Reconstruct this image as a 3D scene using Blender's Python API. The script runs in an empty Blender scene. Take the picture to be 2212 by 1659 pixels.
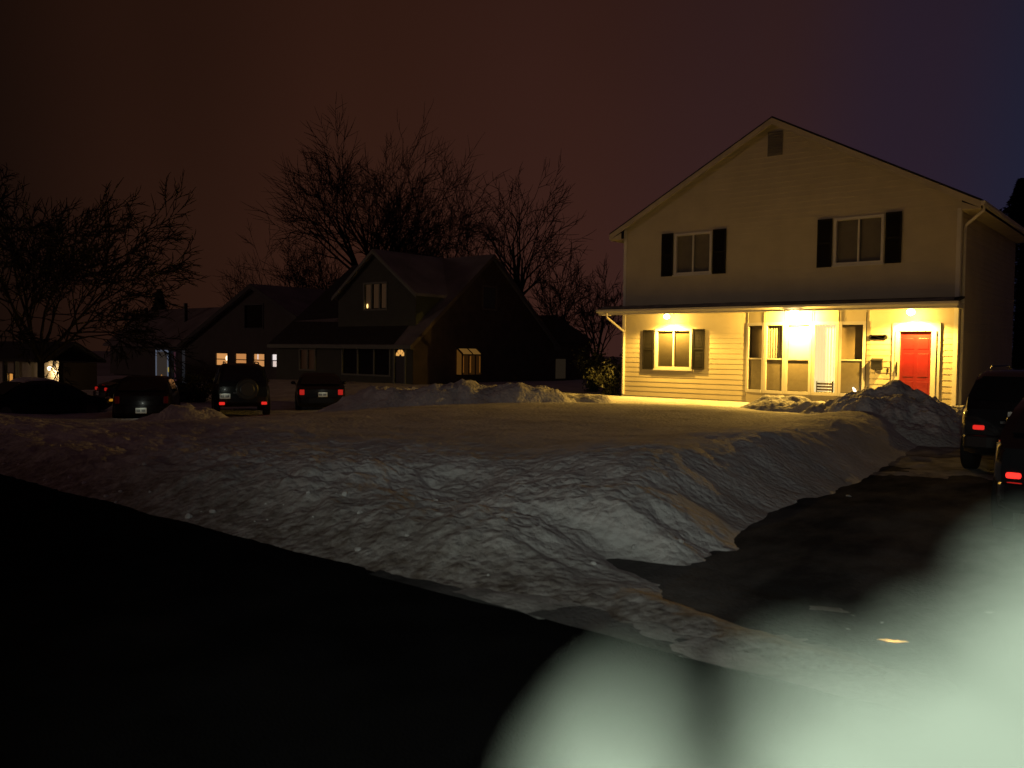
import bpy, math, random
from mathutils import Vector, Matrix, noise
R = math.radians
scene = bpy.context.scene
col = scene.collection

# ------------------------------------------------------------------ camera geometry
CH = 1.95
YAW, PITCH, ROLL = R(39.3), math.atan(69.5/1840), .0125
FW = Vector((-math.sin(YAW)*math.cos(PITCH), math.cos(YAW)*math.cos(PITCH), -math.sin(PITCH)))
_r0 = Vector((math.cos(YAW), math.sin(YAW), 0)); _u0 = _r0.cross(FW)
RT = _r0*math.cos(ROLL) + _u0*math.sin(ROLL)
UP = RT.cross(FW)
CAM = Vector((0, 0, CH))
def ray(px, py): return FW + RT*((px-1106)/1840) - UP*((py-829.5)/1840)
def at_depth(px, py, d): return CAM + ray(px, py)*d
def at_y(px, py, y):
    d = ray(px, py); return CAM + d*(y/d.y)
def at_z(px, py, z):
    d = ray(px, py); return CAM + d*((z-CH)/d.z)

# ------------------------------------------------------------------ materials
MATS = {}
def mat(name, color, rough=.6, metal=0., bump=0., bscale=20., var=0., vscale=3., emit=None, estr=0., spec=.5, coat=0.):
    if name in MATS: return MATS[name]
    m = bpy.data.materials.new(name); m.use_nodes = True
    nt = m.node_tree; b = nt.nodes['Principled BSDF']
    b.inputs['Base Color'].default_value = (*color, 1)
    b.inputs['Roughness'].default_value = rough
    b.inputs['Metallic'].default_value = metal
    b.inputs['Specular IOR Level'].default_value = spec
    b.inputs['Coat Weight'].default_value = coat
    tc = nt.nodes.new('ShaderNodeTexCoord')
    if var > 0:
        n = nt.nodes.new('ShaderNodeTexNoise'); n.inputs['Scale'].default_value = vscale; n.inputs['Detail'].default_value = 6
        nt.links.new(tc.outputs['Object'], n.inputs['Vector'])
        r = nt.nodes.new('ShaderNodeValToRGB')
        r.color_ramp.elements[0].position = .3; r.color_ramp.elements[1].position = .7
        r.color_ramp.elements[0].color = (*[c*(1-var) for c in color], 1)
        r.color_ramp.elements[1].color = (*[min(1, c*(1+var*.5)) for c in color], 1)
        nt.links.new(n.outputs['Fac'], r.inputs['Fac']); nt.links.new(r.outputs['Color'], b.inputs['Base Color'])
    if bump > 0:
        n = nt.nodes.new('ShaderNodeTexNoise'); n.inputs['Scale'].default_value = bscale; n.inputs['Detail'].default_value = 8
        nt.links.new(tc.outputs['Object'], n.inputs['Vector'])
        bp = nt.nodes.new('ShaderNodeBump'); bp.inputs['Strength'].default_value = bump; bp.inputs['Distance'].default_value = .05
        nt.links.new(n.outputs['Fac'], bp.inputs['Height']); nt.links.new(bp.outputs['Normal'], b.inputs['Normal'])
    if emit:
        b.inputs['Emission Color'].default_value = (*emit, 1); b.inputs['Emission Strength'].default_value = estr
    MATS[name] = m
    return m

def glass_mat(name, tint=(1, 1, 1), refl=.12, rough=.02):
    m = bpy.data.materials.new(name); m.use_nodes = True
    nt = m.node_tree; nt.nodes.clear()
    o = nt.nodes.new('ShaderNodeOutputMaterial'); mx = nt.nodes.new('ShaderNodeMixShader')
    t = nt.nodes.new('ShaderNodeBsdfTransparent'); t.inputs['Color'].default_value = (*tint, 1)
    g = nt.nodes.new('ShaderNodeBsdfGlossy'); g.inputs['Roughness'].default_value = rough
    mx.inputs[0].default_value = refl
    nt.links.new(t.outputs[0], mx.inputs[1]); nt.links.new(g.outputs[0], mx.inputs[2]); nt.links.new(mx.outputs[0], o.inputs[0])
    return m

def snow_mat(name, grit=0.0):
    m = bpy.data.materials.new(name); m.use_nodes = True
    nt = m.node_tree; b = nt.nodes['Principled BSDF']
    b.inputs['Roughness'].default_value = .75; b.inputs['Specular IOR Level'].default_value = .25
    tc = nt.nodes.new('ShaderNodeTexCoord')
    n1 = nt.nodes.new('ShaderNodeTexNoise'); n1.inputs['Scale'].default_value = 1.1; n1.inputs['Detail'].default_value = 9; n1.inputs['Roughness'].default_value = .62
    nt.links.new(tc.outputs['Object'], n1.inputs['Vector'])
    r = nt.nodes.new('ShaderNodeValToRGB')
    r.color_ramp.elements[0].position = .28; r.color_ramp.elements[1].position = .6
    r.color_ramp.elements[0].color = (.46, .455, .45, 1); r.color_ramp.elements[1].color = (.74, .74, .73, 1)
    nt.links.new(n1.outputs['Fac'], r.inputs['Fac'])
    last = r.outputs['Color']
    # road grit thrown on the edge of the street: brown-grey dirt whose amount follows the distance from the kerb line (a stain, world position)
    if grit > 0:
        sx = nt.nodes.new('ShaderNodeSeparateXYZ'); nt.links.new(tc.outputs['Object'], sx.inputs[0])
        mr = nt.nodes.new('ShaderNodeMapRange'); mr.inputs['From Min'].default_value = 5.3; mr.inputs['From Max'].default_value = 6.6
        mr.inputs['To Min'].default_value = 1.; mr.inputs['To Max'].default_value = 0.
        nt.links.new(sx.outputs['Y'], mr.inputs['Value'])
        n2 = nt.nodes.new('ShaderNodeTexNoise'); n2.inputs['Scale'].default_value = 5; n2.inputs['Detail'].default_value = 8; n2.inputs['Roughness'].default_value = .7
        nt.links.new(tc.outputs['Object'], n2.inputs['Vector'])
        ma = nt.nodes.new('ShaderNodeMath'); ma.operation = 'MULTIPLY_ADD'; ma.inputs[1].default_value = 2.4; ma.inputs[2].default_value = -.45
        nt.links.new(n2.outputs['Fac'], ma.inputs[0])
        mu = nt.nodes.new('ShaderNodeMath'); mu.operation = 'MULTIPLY'; mu.use_clamp = True
        nt.links.new(mr.outputs[0], mu.inputs[0]); nt.links.new(ma.outputs[0], mu.inputs[1])
        mx = nt.nodes.new('ShaderNodeMix'); mx.data_type = 'RGBA'; mx.inputs[7].default_value = (.13, .10, .075, 1)
        mg = nt.nodes.new('ShaderNodeMath'); mg.operation = 'MULTIPLY'; mg.inputs[1].default_value = grit
        nt.links.new(mu.outputs[0], mg.inputs[0]); nt.links.new(mg.outputs[0], mx.inputs[0]); nt.links.new(last, mx.inputs[6])
        last = mx.outputs[2]
    nt.links.new(last, b.inputs['Base Color'])
    n3 = nt.nodes.new('ShaderNodeTexNoise'); n3.inputs['Scale'].default_value = 7; n3.inputs['Detail'].default_value = 10; n3.inputs['Roughness'].default_value = .65
    nt.links.new(tc.outputs['Object'], n3.inputs['Vector'])
    vo = nt.nodes.new('ShaderNodeTexVoronoi'); vo.inputs['Scale'].default_value = 11; vo.feature = 'SMOOTH_F1'; vo.inputs['Smoothness'].default_value = .35
    nt.links.new(tc.outputs['Object'], vo.inputs['Vector'])
    sb = nt.nodes.new('ShaderNodeMath'); sb.operation = 'MULTIPLY_ADD'; sb.inputs[1].default_value = -.5
    nt.links.new(vo.outputs['Distance'], sb.inputs[0]); nt.links.new(n3.outputs['Fac'], sb.inputs[2])
    bp = nt.nodes.new('ShaderNodeBump'); bp.inputs['Strength'].default_value = .6; bp.inputs['Distance'].default_value = .11
    nt.links.new(sb.outputs[0], bp.inputs['Height']); nt.links.new(bp.outputs['Normal'], b.inputs['Normal'])
    return m

def slush_mat(name, lo, hi, scale, stretch=(1, 1, 1), wet=.25, p0=.42, p1=.62):
    """asphalt with patches of packed dirty snow; wet and darker where bare"""
    m = bpy.data.materials.new(name); m.use_nodes = True
    nt = m.node_tree; b = nt.nodes['Principled BSDF']
    b.inputs['Specular IOR Level'].default_value = 0.
    tc = nt.nodes.new('ShaderNodeTexCoord'); mp = nt.nodes.new('ShaderNodeMapping'); mp.inputs['Scale'].default_value = stretch
    nt.links.new(tc.outputs['Object'], mp.inputs['Vector'])
    n = nt.nodes.new('ShaderNodeTexNoise'); n.inputs['Scale'].default_value = scale; n.inputs['Detail'].default_value = 9; n.inputs['Roughness'].default_value = .6
    nt.links.new(mp.outputs[0], n.inputs['Vector'])
    r = nt.nodes.new('ShaderNodeValToRGB')
    r.color_ramp.elements[0].position = p0; r.color_ramp.elements[1].position = p1
    r.color_ramp.elements[0].color = (*lo, 1); r.color_ramp.elements[1].color = (*hi, 1)
    nt.links.new(n.outputs['Fac'], r.inputs['Fac']); nt.links.new(r.outputs['Color'], b.inputs['Base Color'])
    rr = nt.nodes.new('ShaderNodeMapRange'); rr.inputs['From Min'].default_value = p0; rr.inputs['From Max'].default_value = p1
    rr.inputs['To Min'].default_value = wet; rr.inputs['To Max'].default_value = .8
    nt.links.new(n.outputs['Fac'], rr.inputs['Value']); nt.links.new(rr.outputs[0], b.inputs['Roughness'])
    n3 = nt.nodes.new('ShaderNodeTexNoise'); n3.inputs['Scale'].default_value = 25; n3.inputs['Detail'].default_value = 8
    nt.links.new(tc.outputs['Object'], n3.inputs['Vector'])
    bp = nt.nodes.new('ShaderNodeBump'); bp.inputs['Strength'].default_value = .5; bp.inputs['Distance'].default_value = .03
    nt.links.new(n3.outputs['Fac'], bp.inputs['Height']); nt.links.new(bp.outputs['Normal'], b.inputs['Normal'])
    return m

SNOW = snow_mat('snow', .9)
SNOW_PILE = snow_mat('snow_pile')
ASPHALT = mat('asphalt', (.012, .012, .013), .75, bump=.5, bscale=60, var=.4, vscale=1.5, spec=0.)
DRIVE = slush_mat('driveway_slush', (.05, .05, .052), (.27, .268, .262), .7, (1, .45, 1), .65, .42, .80)
SIDING = mat('cream_siding', (.60, .54, .39), .55, bump=.08, bscale=30, var=.10, vscale=1.2)
TRIM = mat('white_trim', (.74, .71, .62), .45, var=.06, vscale=2)
TRIM2 = mat('weathered_trim', (.56, .51, .39), .6, var=.15, vscale=2)
SHINGLE = mat('shingle', (.035, .033, .032), .9, bump=.6, bscale=18, var=.4, vscale=5)
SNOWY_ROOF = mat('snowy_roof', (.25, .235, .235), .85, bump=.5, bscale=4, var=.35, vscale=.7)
SHUTTER = mat('shutter', (.014, .013, .013), .7, spec=.08, var=.15)
RED = mat('red_door', (.17, .007, .010), .4, var=.12, vscale=4)
DARKM = mat('dark_metal', (.025, .023, .022), .4, .3)
BLACK = mat('black', (.012, .012, .013), .5)
SCREEN = mat('insect_screen', (.22, .19, .13), .8, var=.12, vscale=6)
BLIND = mat('window_blind', (.17, .155, .14), .8, var=.15, vscale=3)
CURTAIN = mat('curtain', (.70, .66, .55), .8, var=.08)
SHADE = mat('roller_shade', (.78, .75, .66), .8, var=.04)
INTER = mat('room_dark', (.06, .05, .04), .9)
GLASS = glass_mat('glass', refl=.05)
DGLASS = mat('dark_glass', (.01, .011, .013), .06, spec=.6)
CONC = mat('concrete', (.13, .12, .11), .85, bump=.3, bscale=20, var=.3)
GREEN = mat('green_siding', (.07, .082, .06), .7, var=.15, vscale=1.5)
GREENTRIM = mat('pale_green_trim', (.16, .18, .145), .55, var=.1)
BROWNW = mat('brown_shingle_wall', (.07, .05, .042), .8, var=.3, vscale=2, bump=.3)
TAUPE = mat('taupe_siding', (.085, .08, .072), .7, var=.2, vscale=1.5)
BARK = mat('bark', (.018, .015, .014), .9, bump=.6, bscale=15, var=.4)
NEEDLE = mat('evergreen_needles', (.014, .022, .014), .8, var=.4)
LEAF = mat('shrub_leaves', (.05, .055, .03), .6, var=.4)
BULB = mat('porch_bulb', (1, .9, .7), .4, emit=(1, .72, .3), estr=30)
GLOVE = mat('pale_knit', (.335, .385, .325), .9, var=.08, vscale=40)
SLEEVE = mat('dark_sleeve', (.03, .03, .035), .9)
TYRE = mat('tyre', (.012, .012, .012), .85, bump=.2)
RIM = mat('rim', (.18, .18, .18), .35, .8)
PLATE = mat('plate_paint', (.78, .8, .72), .5)
PLATEINK = mat('plate_ink', (.12, .13, .16), .6)
def glow(name, c, s): return mat(name, (.02, .02, .02), .5, emit=c, estr=s)

# ------------------------------------------------------------------ mesh builder
ORG = {}
class MB:
    def __init__(s): s.v = []; s.f = []
    def quad(s, a, b, c, d):
        n = len(s.v); s.v += [tuple(a), tuple(b), tuple(c), tuple(d)]; s.f.append((n, n+1, n+2, n+3)); return s
    def poly(s, pts):
        n = len(s.v); s.v += [tuple(p) for p in pts]; s.f.append(tuple(range(n, n+len(pts)))); return s
    def box(s, x0, y0, z0, x1, y1, z1):
        x0, x1 = sorted((x0, x1)); y0, y1 = sorted((y0, y1)); z0, z1 = sorted((z0, z1))
        n = len(s.v)
        s.v += [(x0,y0,z0),(x1,y0,z0),(x1,y1,z0),(x0,y1,z0),(x0,y0,z1),(x1,y0,z1),(x1,y1,z1),(x0,y1,z1)]
        s.f += [tuple(n+i for i in q) for q in ((0,3,2,1),(4,5,6,7),(0,1,5,4),(1,2,6,5),(2,3,7,6),(3,0,4,7))]
        return s
    def prism(s, pts, vec):
        """planar polygon pts extruded along vec"""
        n = len(s.v); k = len(pts); vec = Vector(vec)
        s.v += [tuple(p) for p in pts] + [tuple(Vector(p)+vec) for p in pts]
        s.f.append(tuple(n+i for i in reversed(range(k)))); s.f.append(tuple(n+k+i for i in range(k)))
        for i in range(k):
            j = (i+1) % k; s.f.append((n+i, n+j, n+k+j, n+k+i))
        return s
    def tube(s, path, radii, k=6, caps=True):
        n0 = len(s.v); P = [Vector(p) for p in path]
        if not hasattr(radii, '__len__'): radii = [radii]*len(P)
        for i, p in enumerate(P):
            d = (P[min(i+1, len(P)-1)] - P[max(i-1, 0)])
            d = d.normalized() if d.length > 1e-9 else Vector((0, 0, 1))
            a = d.cross(Vector((.13, .27, .95)))
            if a.length < .05: a = d.cross(Vector((1, 0, 0)))
            a.normalize(); b = d.cross(a)
            for j in range(k):
                t = 2*math.pi*j/k
                s.v.append(tuple(p + (a*math.cos(t) + b*math.sin(t))*radii[i]))
        for i in range(len(P)-1):
            for j in range(k):
                q = (j+1) % k
                s.f.append((n0+i*k+j, n0+i*k+q, n0+(i+1)*k+q, n0+(i+1)*k+j))
        if caps:
            s.f.append(tuple(n0+j for j in reversed(range(k)))); s.f.append(tuple(n0+(len(P)-1)*k+j for j in range(k)))
        return s
    def ball(s, c, r, seg=12, rings=8, sc=(1, 1, 1)):
        c = Vector(c); n0 = len(s.v)
        for i in range(rings+1):
            ph = math.pi*i/rings
            for j in range(seg):
                t = 2*math.pi*j/seg
                s.v.append((c.x+r*sc[0]*math.sin(ph)*math.cos(t), c.y+r*sc[1]*math.sin(ph)*math.sin(t), c.z+r*sc[2]*math.cos(ph)))
        for i in range(rings):
            for j in range(seg):
                q = (j+1) % seg
                s.f.append((n0+i*seg+j, n0+(i+1)*seg+j, n0+(i+1)*seg+q, n0+i*seg+q))
        return s
    def build(s, name, material, parent=None, smooth=False, bevel=0.):
        me = bpy.data.meshes.new(name)
        o = bpy.data.objects.new(name, me); col.objects.link(o)
        org = Vector((0, 0, 0))
        if parent is not None:
            org = ORG.get(parent.name, org); ORG[o.name] = org; o.parent = parent
        me.from_pydata([tuple(Vector(p)-org) for p in s.v], [], s.f)
        me.validate(); me.update()
        if smooth:
            me.polygons.foreach_set('use_smooth', [True]*len(me.polygons))
        me.materials.append(material)
        if bevel > 0:
            b = o.modifiers.new('bevel', 'BEVEL'); b.width = bevel; b.segments = 2; b.limit_method = 'ANGLE'
        return o

def tag(o, label=None, cat=None, group=None, kind=None):
    if label: o['label'] = label
    if cat: o['category'] = cat
    if group: o['group'] = group
    if kind: o['kind'] = kind
    return o
def thing(name, loc, label, cat, group=None, rz=0., world=True):
    """Empty at the base; with world=True its parts are written in world coordinates"""
    o = bpy.data.objects.new(name, None); col.objects.link(o)
    o.location = loc; o.rotation_euler = (0, 0, rz); o.empty_display_size = .3
    ORG[o.name] = Vector(loc) if world else Vector((0, 0, 0))
    return tag(o, label, cat, group)

def fbm(x, y, s, oct=4, seed=0.):
    return noise.fractal(Vector((x*s+seed, y*s-seed*1.7, seed*.37)), 1., 2., oct)
def sstep(a, b, x):
    t = max(0., min(1., (x-a)/(b-a))); return t*t*(3-2*t)

# ------------------------------------------------------------------ terrain
def frange(a, b, st):
    n = max(1, round((b-a)/st)); return [a+(b-a)*i/n for i in range(n)]
def drive_edge(y): return -3.72 - .034*(y-8) + .15*fbm(y, 3.1, .5, 3, 2.) + .35*sstep(9, 7.6, y) + .22*math.exp(-((y-7.6)/1.3)**2) - .16*math.exp(-((y-6.75)/.3)**2) + .7*sstep(6.9, 6.2, y) + 3.6*sstep(6.2, 5.1, y) + .5*fbm(y, 9.1, 1.4, 4, 6.)*sstep(8, 6.5, y)
def ground_h(x, y):
    L = .24 + .05*fbm(x, y, .25, 3, 1.) + .26*sstep(6.5, 9.5, y)*(1-sstep(19, 27, y))*sstep(-24, -13, x)
    left = sstep(-15, -26, x)
    L -= .50*left*(1-sstep(22, 27.5, y))*sstep(6.5, 12, y)
    L -= .50*sstep(-40, -46, x)*sstep(22, 27.5, y)
    L -= 1.05*sstep(-42.5, -58, x)*sstep(6.5, 14, y)
    L = L + (.22-L)*sstep(24, 28.5, y)*(1-sstep(-20, -26, x))
    return L
def snow_h(x, y):
    ds = y - 4.80 + .035*fbm(x, y, .8, 3, 5.)
    L = ground_h(x, y)
    corner = sstep(-13, -7.5, x)
    amp = .16 + .06*corner + .16*fbm(x, 0, .35, 3, 9.)
    if x > 2.6: amp = .3
    bank = amp*math.exp(-((ds-1.9)/1.15)**2)
    lumps = .065*fbm(x, y, 1.0, 5, 3.) + .055*fbm(x, y, 3.6, 5, 7.)
    near = math.exp(-max(0., ds-2.6)/1.6)
    h = L + bank + lumps*(.22 + .95*near)
    # churned chunks thrown up by the plough
    if x > -32 and y < 30:
        ch = max(near, .8*math.exp(-((drive_edge(y)-x-1.2)/1.1)**2) if x < 1 else 0)
        if ch > .03:
            v = noise.voronoi(Vector((x*4.2+.3*fbm(x, y, 3, 2, 1.), y*4.2, .5)))[0]
            v2 = noise.voronoi(Vector((x*9., y*9., 2.5)))[0]
            h += ch*(  .045*(.45-min(.9, v[0])) + .03*(.4-min(.9, v2[0])))
    # hollow with ridges at the corner where the plough turned
    h -= .15*math.exp(-((x+7.0)/.75)**2-((y-7.3)/.8)**2)
    h += .10*math.exp(-((x+7.9)/.9)**2-((y-8.3)/.5)**2)
    dx = drive_edge(y) - x
    if x < 1:
        w = dx
        h += (.20+.08*fbm(y, 1, .6, 3, 4.))*math.exp(-((w-1.9)/1.2)**2)*sstep(6.5, 9, y)
        e = sstep(-.05, 1.75+1.3*sstep(7.6, 5.4, y), w + (.06+.26*sstep(9, 6.5, y))*fbm(x, y, 1.6, 5, 11.))
    else:
        w = x - 2.9
        e = sstep(-.05, .9, w + .12*fbm(x, y, 1.6, 4, 11.))
    if -6 < x < 1:
        cap = sstep(-5.6, -3.9, x)*sstep(7.4, 6.6, y); h = h + (min(h, .13+lumps*.6)-h)*cap
    es = sstep(-.05, 1.25, ds)
    es = es**.8 if es > 0 else 0
    f = e*es
    return -.05 + (h+.05)*f if f < 1 else h
xs = frange(-95, -32, 1.) + frange(-32, -15, .22) + frange(-15, -10.5, .08) + frange(-10.5, -1.2, .045) + frange(-1.2, 2.6, .2) + frange(2.6, 9, .12) + frange(9, 46, .8) + [46]
ys = frange(4.72, 9.4, .045) + frange(9.4, 15, .10) + frange(15, 33, .26) + frange(33, 90, 1.5) + [90]
m = MB()
for y in ys:
    for x in xs: m.v.append((x, y, snow_h(x, y)))
W_ = len(xs)
for j in range(len(ys)-1):
    for i in range(W_-1):
        a = j*W_+i; m.f.append((a, a+1, a+W_+1, a+W_))
tag(m.build('snow_covered_lawn', SNOW, smooth=True), kind='structure')

m = MB().quad((-900, -900, -2.6), (900, -900, -2.6), (900, 900, -2.6), (-900, 900, -2.6))
tag(m.build('ground', mat('far_snow', (.3, .3, .3), .9, var=.3, vscale=.02)), kind='structure')
m = MB().quad((-200, -9, 0), (120, -9, 0), (120, 5.15, 0), (-200, 5.15, 0))
tag(m.build('street', ASPHALT), kind='structure')
# driveway with packed slush, tyre ruts and a ridge of snow left across its mouth
m = MB(); dxs = frange(-5.6, 4.4, .08)+[4.4]; dys = frange(4.9, 14, .07)+frange(14, 34, .25)+[34]
def drive_h(x, y):
    z = .012 + .02*fbm(x, y, .9, 4, 21.)
    z += .07*max(0, fbm(x*.6, y*2.2, .8, 4, 31.))*math.exp(-((y-6.1)/.75)**2)
    z += .03*max(0, fbm(x*2., y*.5, 1.2, 4, 33.))*sstep(9, 12, y)
    z += .12*sstep(15, 26, y)
    return max(z, .004)
for y in dys:
    for x in dxs: m.v.append((x, y, drive_h(x, y)))
W_ = len(dxs)
for j in range(len(dys)-1):
    for i in range(W_-1):
        a = j*W_+i; m.f.append((a, a+1, a+W_+1, a+W_))
tag(m.build('driveway', DRIVE, smooth=True), kind='structure')

m = MB(); pxs = frange(-4.6, 3.4, .07)+[3.4]; pys = frange(4.9, 15, .07)+frange(15, 31, .16)+[31]
for y in pys:
    for x in pxs:
        b = -.62 + 1.7*sstep(14.2, 17.5, y) + .22*sstep(-3.2, -1.2, x)*sstep(9, 14, y) + .95*math.exp(-((y-5.2)/.6)**2)
        m.v.append((x, y, drive_h(x, y) + .05*(.95*fbm(x*.9, y*1.2, .8, 5, 71.) + .25*fbm(x, y, 3.5, 3, 73.) + b - .12 - .4*sstep(8, 11, y)*(math.exp(-((x+2.95+.15*fbm(y, 0, .3, 2, 5.))/.2)**2)+math.exp(-((x+1.45+.15*fbm(y, 0, .3, 2, 5.))/.2)**2)))))
W_ = len(pxs)
for j in range(len(pys)-1):
    for i in range(W_-1):
        a = j*W_+i; m.f.append((a, a+1, a+W_+1, a+W_))
tag(m.build('packed_snow', slush_mat('trodden_snow', (.28, .275, .26), (.55, .54, .52), 2.5, (1, 1, 1), .7, .38, .62), smooth=True), kind='structure')

def snow_pile(name, loc, rx, ry, h, rz, seed, label, rough=.22, n=70, skew=0.):
    m = MB()
    for j in range(n+1):
        for i in range(n+1):
            u, v = i/n*2-1, j/n*2-1
            r = math.sqrt((u+skew*(1-v*v)*.0)**2+v*v)
            b = sstep(0, 1, (1-r)*1.45)
            k = fbm(u*rx, v*ry, 1.1, 5, seed)*rough + fbm(u*rx, v*ry, 3.4, 4, seed+3)*rough*.45
            z = h*b*(1+.35*fbm(u*rx, v*ry, .6, 3, seed+8)) + k*min(1, b*2.2)
            if skew: z *= 1+skew*u
            m.v.append((u*rx, v*ry, z-.12*(1-min(1, b*6))))
    for j in range(n):
        for i in range(n):
            a = j*(n+1)+i; m.f.append((a, a+1, a+n+2, a+n+1))
    o = m.build(name, SNOW_PILE, smooth=True)
    o.location = loc; o.rotation_euler = (0, 0, rz)
    return tag(o, label, 'snow pile', 'shovelled snow piles')
p = at_y(1945, 900, 22.3)
snow_pile('snow_pile', (-6.3, 22.2, .12), 4.2, 2.5, .74, R(-62), 4.2, 'big lumpy snow pile rising in front of the red door', .27, 120)
snow_pile('snow_pile', (-9.0, 24.8, .15), 3.2, 1.8, .5, R(-15), 14.2, 'low rough snow pile below the bow window', .16, 60)
q = at_depth(900, 870, 27.); snow_pile('snow_pile', (q.x, q.y, -.1), 3.9, 1.9, .80, R(25), 24.2, 'snow pile in front of the dark green house door', .22, 60)
q = at_depth(1062, 868, 27.); snow_pile('snow_pile', (q.x, q.y, -.05), 3.9, 1.9, .78, R(35), 34.2, 'snow pile in front of the lit garden window', .22, 60)
q = at_depth(1250, 868, 28.); snow_pile('snow_pile', (q.x, q.y, .0), 1.9, 1.3, .5, R(35), 44.2, 'low warm lit snow pile left of the cream house corner', .1, 50)
q = at_depth(2064, 935, 23.); snow_pile('snow_pile', (q.x, q.y, .05), .55, .8, .62, R(10), 54.2, 'small pale snow pile beside the cream house right corner', .14, 40)
q = at_depth(400, 895, 24.5); snow_pile('snow_pile', (q.x, q.y, -.25), 1.8, 1.1, .45, R(40), 64.2, 'low snow pile between the hatchback and the spare wheel car', .14, 40)

random.seed(5)
m = MB()
for i in range(70):
    x = random.uniform(-16, -4.6); y = 4.9 + abs(random.gauss(0, 1.2)) + .1
    if random.random() < .35: x = drive_edge(8)-abs(random.gauss(0, .8)); y = random.uniform(6, 22)
    r = random.uniform(.01, .035)*(1 if random.random() < .85 else 1.6)
    n0 = len(m.v); m.ball((x, y, snow_h(x, y)+r*.25), r, 7, 5, (random.uniform(.8, 1.5), random.uniform(.7, 1.2), random.uniform(.55, .9)))
    for k in range(n0, len(m.v)):
        v = Vector(m.v[k]); c = Vector((x, y, snow_h(x, y)))
        m.v[k] = tuple(c+(v-c)*(1+.35*noise.noise(v*22)))
tag(m.build('snow_clods', SNOW_PILE), kind='stuff', label='loose clods of ploughed snow on the bank', cat='snow clods')

# ------------------------------------------------------------------ shared building bits
def siding(m, xl, xr, z0, z1, plane, openings=(), course=.19, axis='x', lap=.018, facing=-1):
    """lapped boards; xl(z), xr(z) give the extent; openings (a0,a1,z0,z1) are left out. axis 'x': wall in plane y=plane facing -y; axis 'y': plane x=plane facing +x"""
    br = sorted(set([z0+i*course for i in range(int((z1-z0)/course)+1)] + [z1] + [o[2] for o in openings if z0 < o[2] < z1] + [o[3] for o in openings if z0 < o[3] < z1]))
    def P(a, z, out): return (a, plane+facing*out, z) if axis == 'x' else (plane+facing*out, a, z)
    for a, b in zip(br, br[1:]):
        if b-a < 1e-4: continue
        k = math.floor((a-z0+1e-6)/course); base = z0+k*course
        ob, ot = lap*(1-(a-base)/course), lap*(1-(b-base)/course)
        segs = [(xl(a), xr(a), xl(b), xr(b))]
        for o in openings:
            if o[2] < b-1e-5 and o[3] > a+1e-5:
                ns = []
                for (l0, r0, l1, r1) in segs:
                    if o[1] <= l0 or o[0] >= r0: ns.append((l0, r0, l1, r1)); continue
                    if o[0] > l0: ns.append((l0, o[0], l1, o[0]))
                    if o[1] < r0: ns.append((o[1], r0, o[1], r1))
                segs = ns
        for (l0, r0, l1, r1) in segs:
            if r0-l0 < .002: continue
            m.quad(P(l0, a, ob), P(r0, a, ob), P(r1, b, ot), P(l1, b, ot))
            if abs(a-base) < 1e-4: m.quad(P(l0, a, 0), P(r0, a, 0), P(r0, a, ob), P(l0, a, ob))
    return m

def frame_front(m, x0, x1, z0, z1, y, w, d0, d1):
    """rectangular casing in the plane y, from y-d0 (front) to y+d1 (back)"""
    m.box(x0, y-d0, z0, x0+w, y+d1, z1); m.box(x1-w, y-d0, z0, x1, y+d1, z1)
    m.box(x0+w, y-d0, z1-w, x1-w, y+d1, z1); m.box(x0+w, y-d0, z0, x1-w, y+d1, z0+w)

# ------------------------------------------------------------------ the cream house
HY = 29.5; XL, XR = -18.38, -6.14; XC = -12.24; ZE = 6.7; ZP = 10.28
house = thing('cream_house', (XC, HY, .1), 'cream two storey house with lit porch lamps and a red front door', 'house')
def roofz(x): return ZP - (ZP-ZE)*abs(x-XC)/(XC-XL+.55)
W1 = (-16.89, -15.29, 1.36, 2.93)           # window beside the left corner
BOW = (-13.12, -8.86, .45, 3.44)
DOOR = (-8.05, -6.62, .2, 2.98)
WL, WR = (-16.12, -14.55, 4.98, 6.56), (-10.05, -8.42, 5.02, 6.62)
VENT = (-12.47, -11.92, 9.03, 9.88)
cut = lambda o: (o[0]+.02, o[1]-.02, o[2]+.02, o[3]-.02)
m = MB()
def xl(z): return XL if z <= roofz(XL) else XC-(ZP-.06-z)/(ZP-ZE)*(XC-XL+.55)
def xr(z): return XR if z <= roofz(XR) else XC+(ZP-.06-z)/(ZP-ZE)*(XC-XL+.55)
siding(m, xl, xr, .08, ZP-.14, HY, [cut(o) for o in (W1, BOW, DOOR, WL, WR, VENT)], lap=.011)
m.build('front_wall', SIDING, house)
m = MB(); siding(m, lambda z: HY, lambda z: HY+9.5, .26, ZE-.1, XR, [], axis='y', facing=1)
m.build('side_wall', SIDING, house)
m = MB().box(XL+.03, HY+.25, -.4, XR-.05, HY+9.4, ZE-.25)
m.box(XL+.02, HY+.02, -.4, XR-.03, HY+.25, .07)
m.build('foundation', CONC, house)
for x in (XL, XR-.1):
    m = MB().box(x-.012, HY-.035, .32, x+.112, HY+.02, roofz(x)-.12 if x < XC else ZE-.1)
    if x > XC: m.box(XR-.02, HY+.021, .32, XR+.03, HY+.11, ZE-.1)
    m.build('corner_board', TRIM, house)
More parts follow.
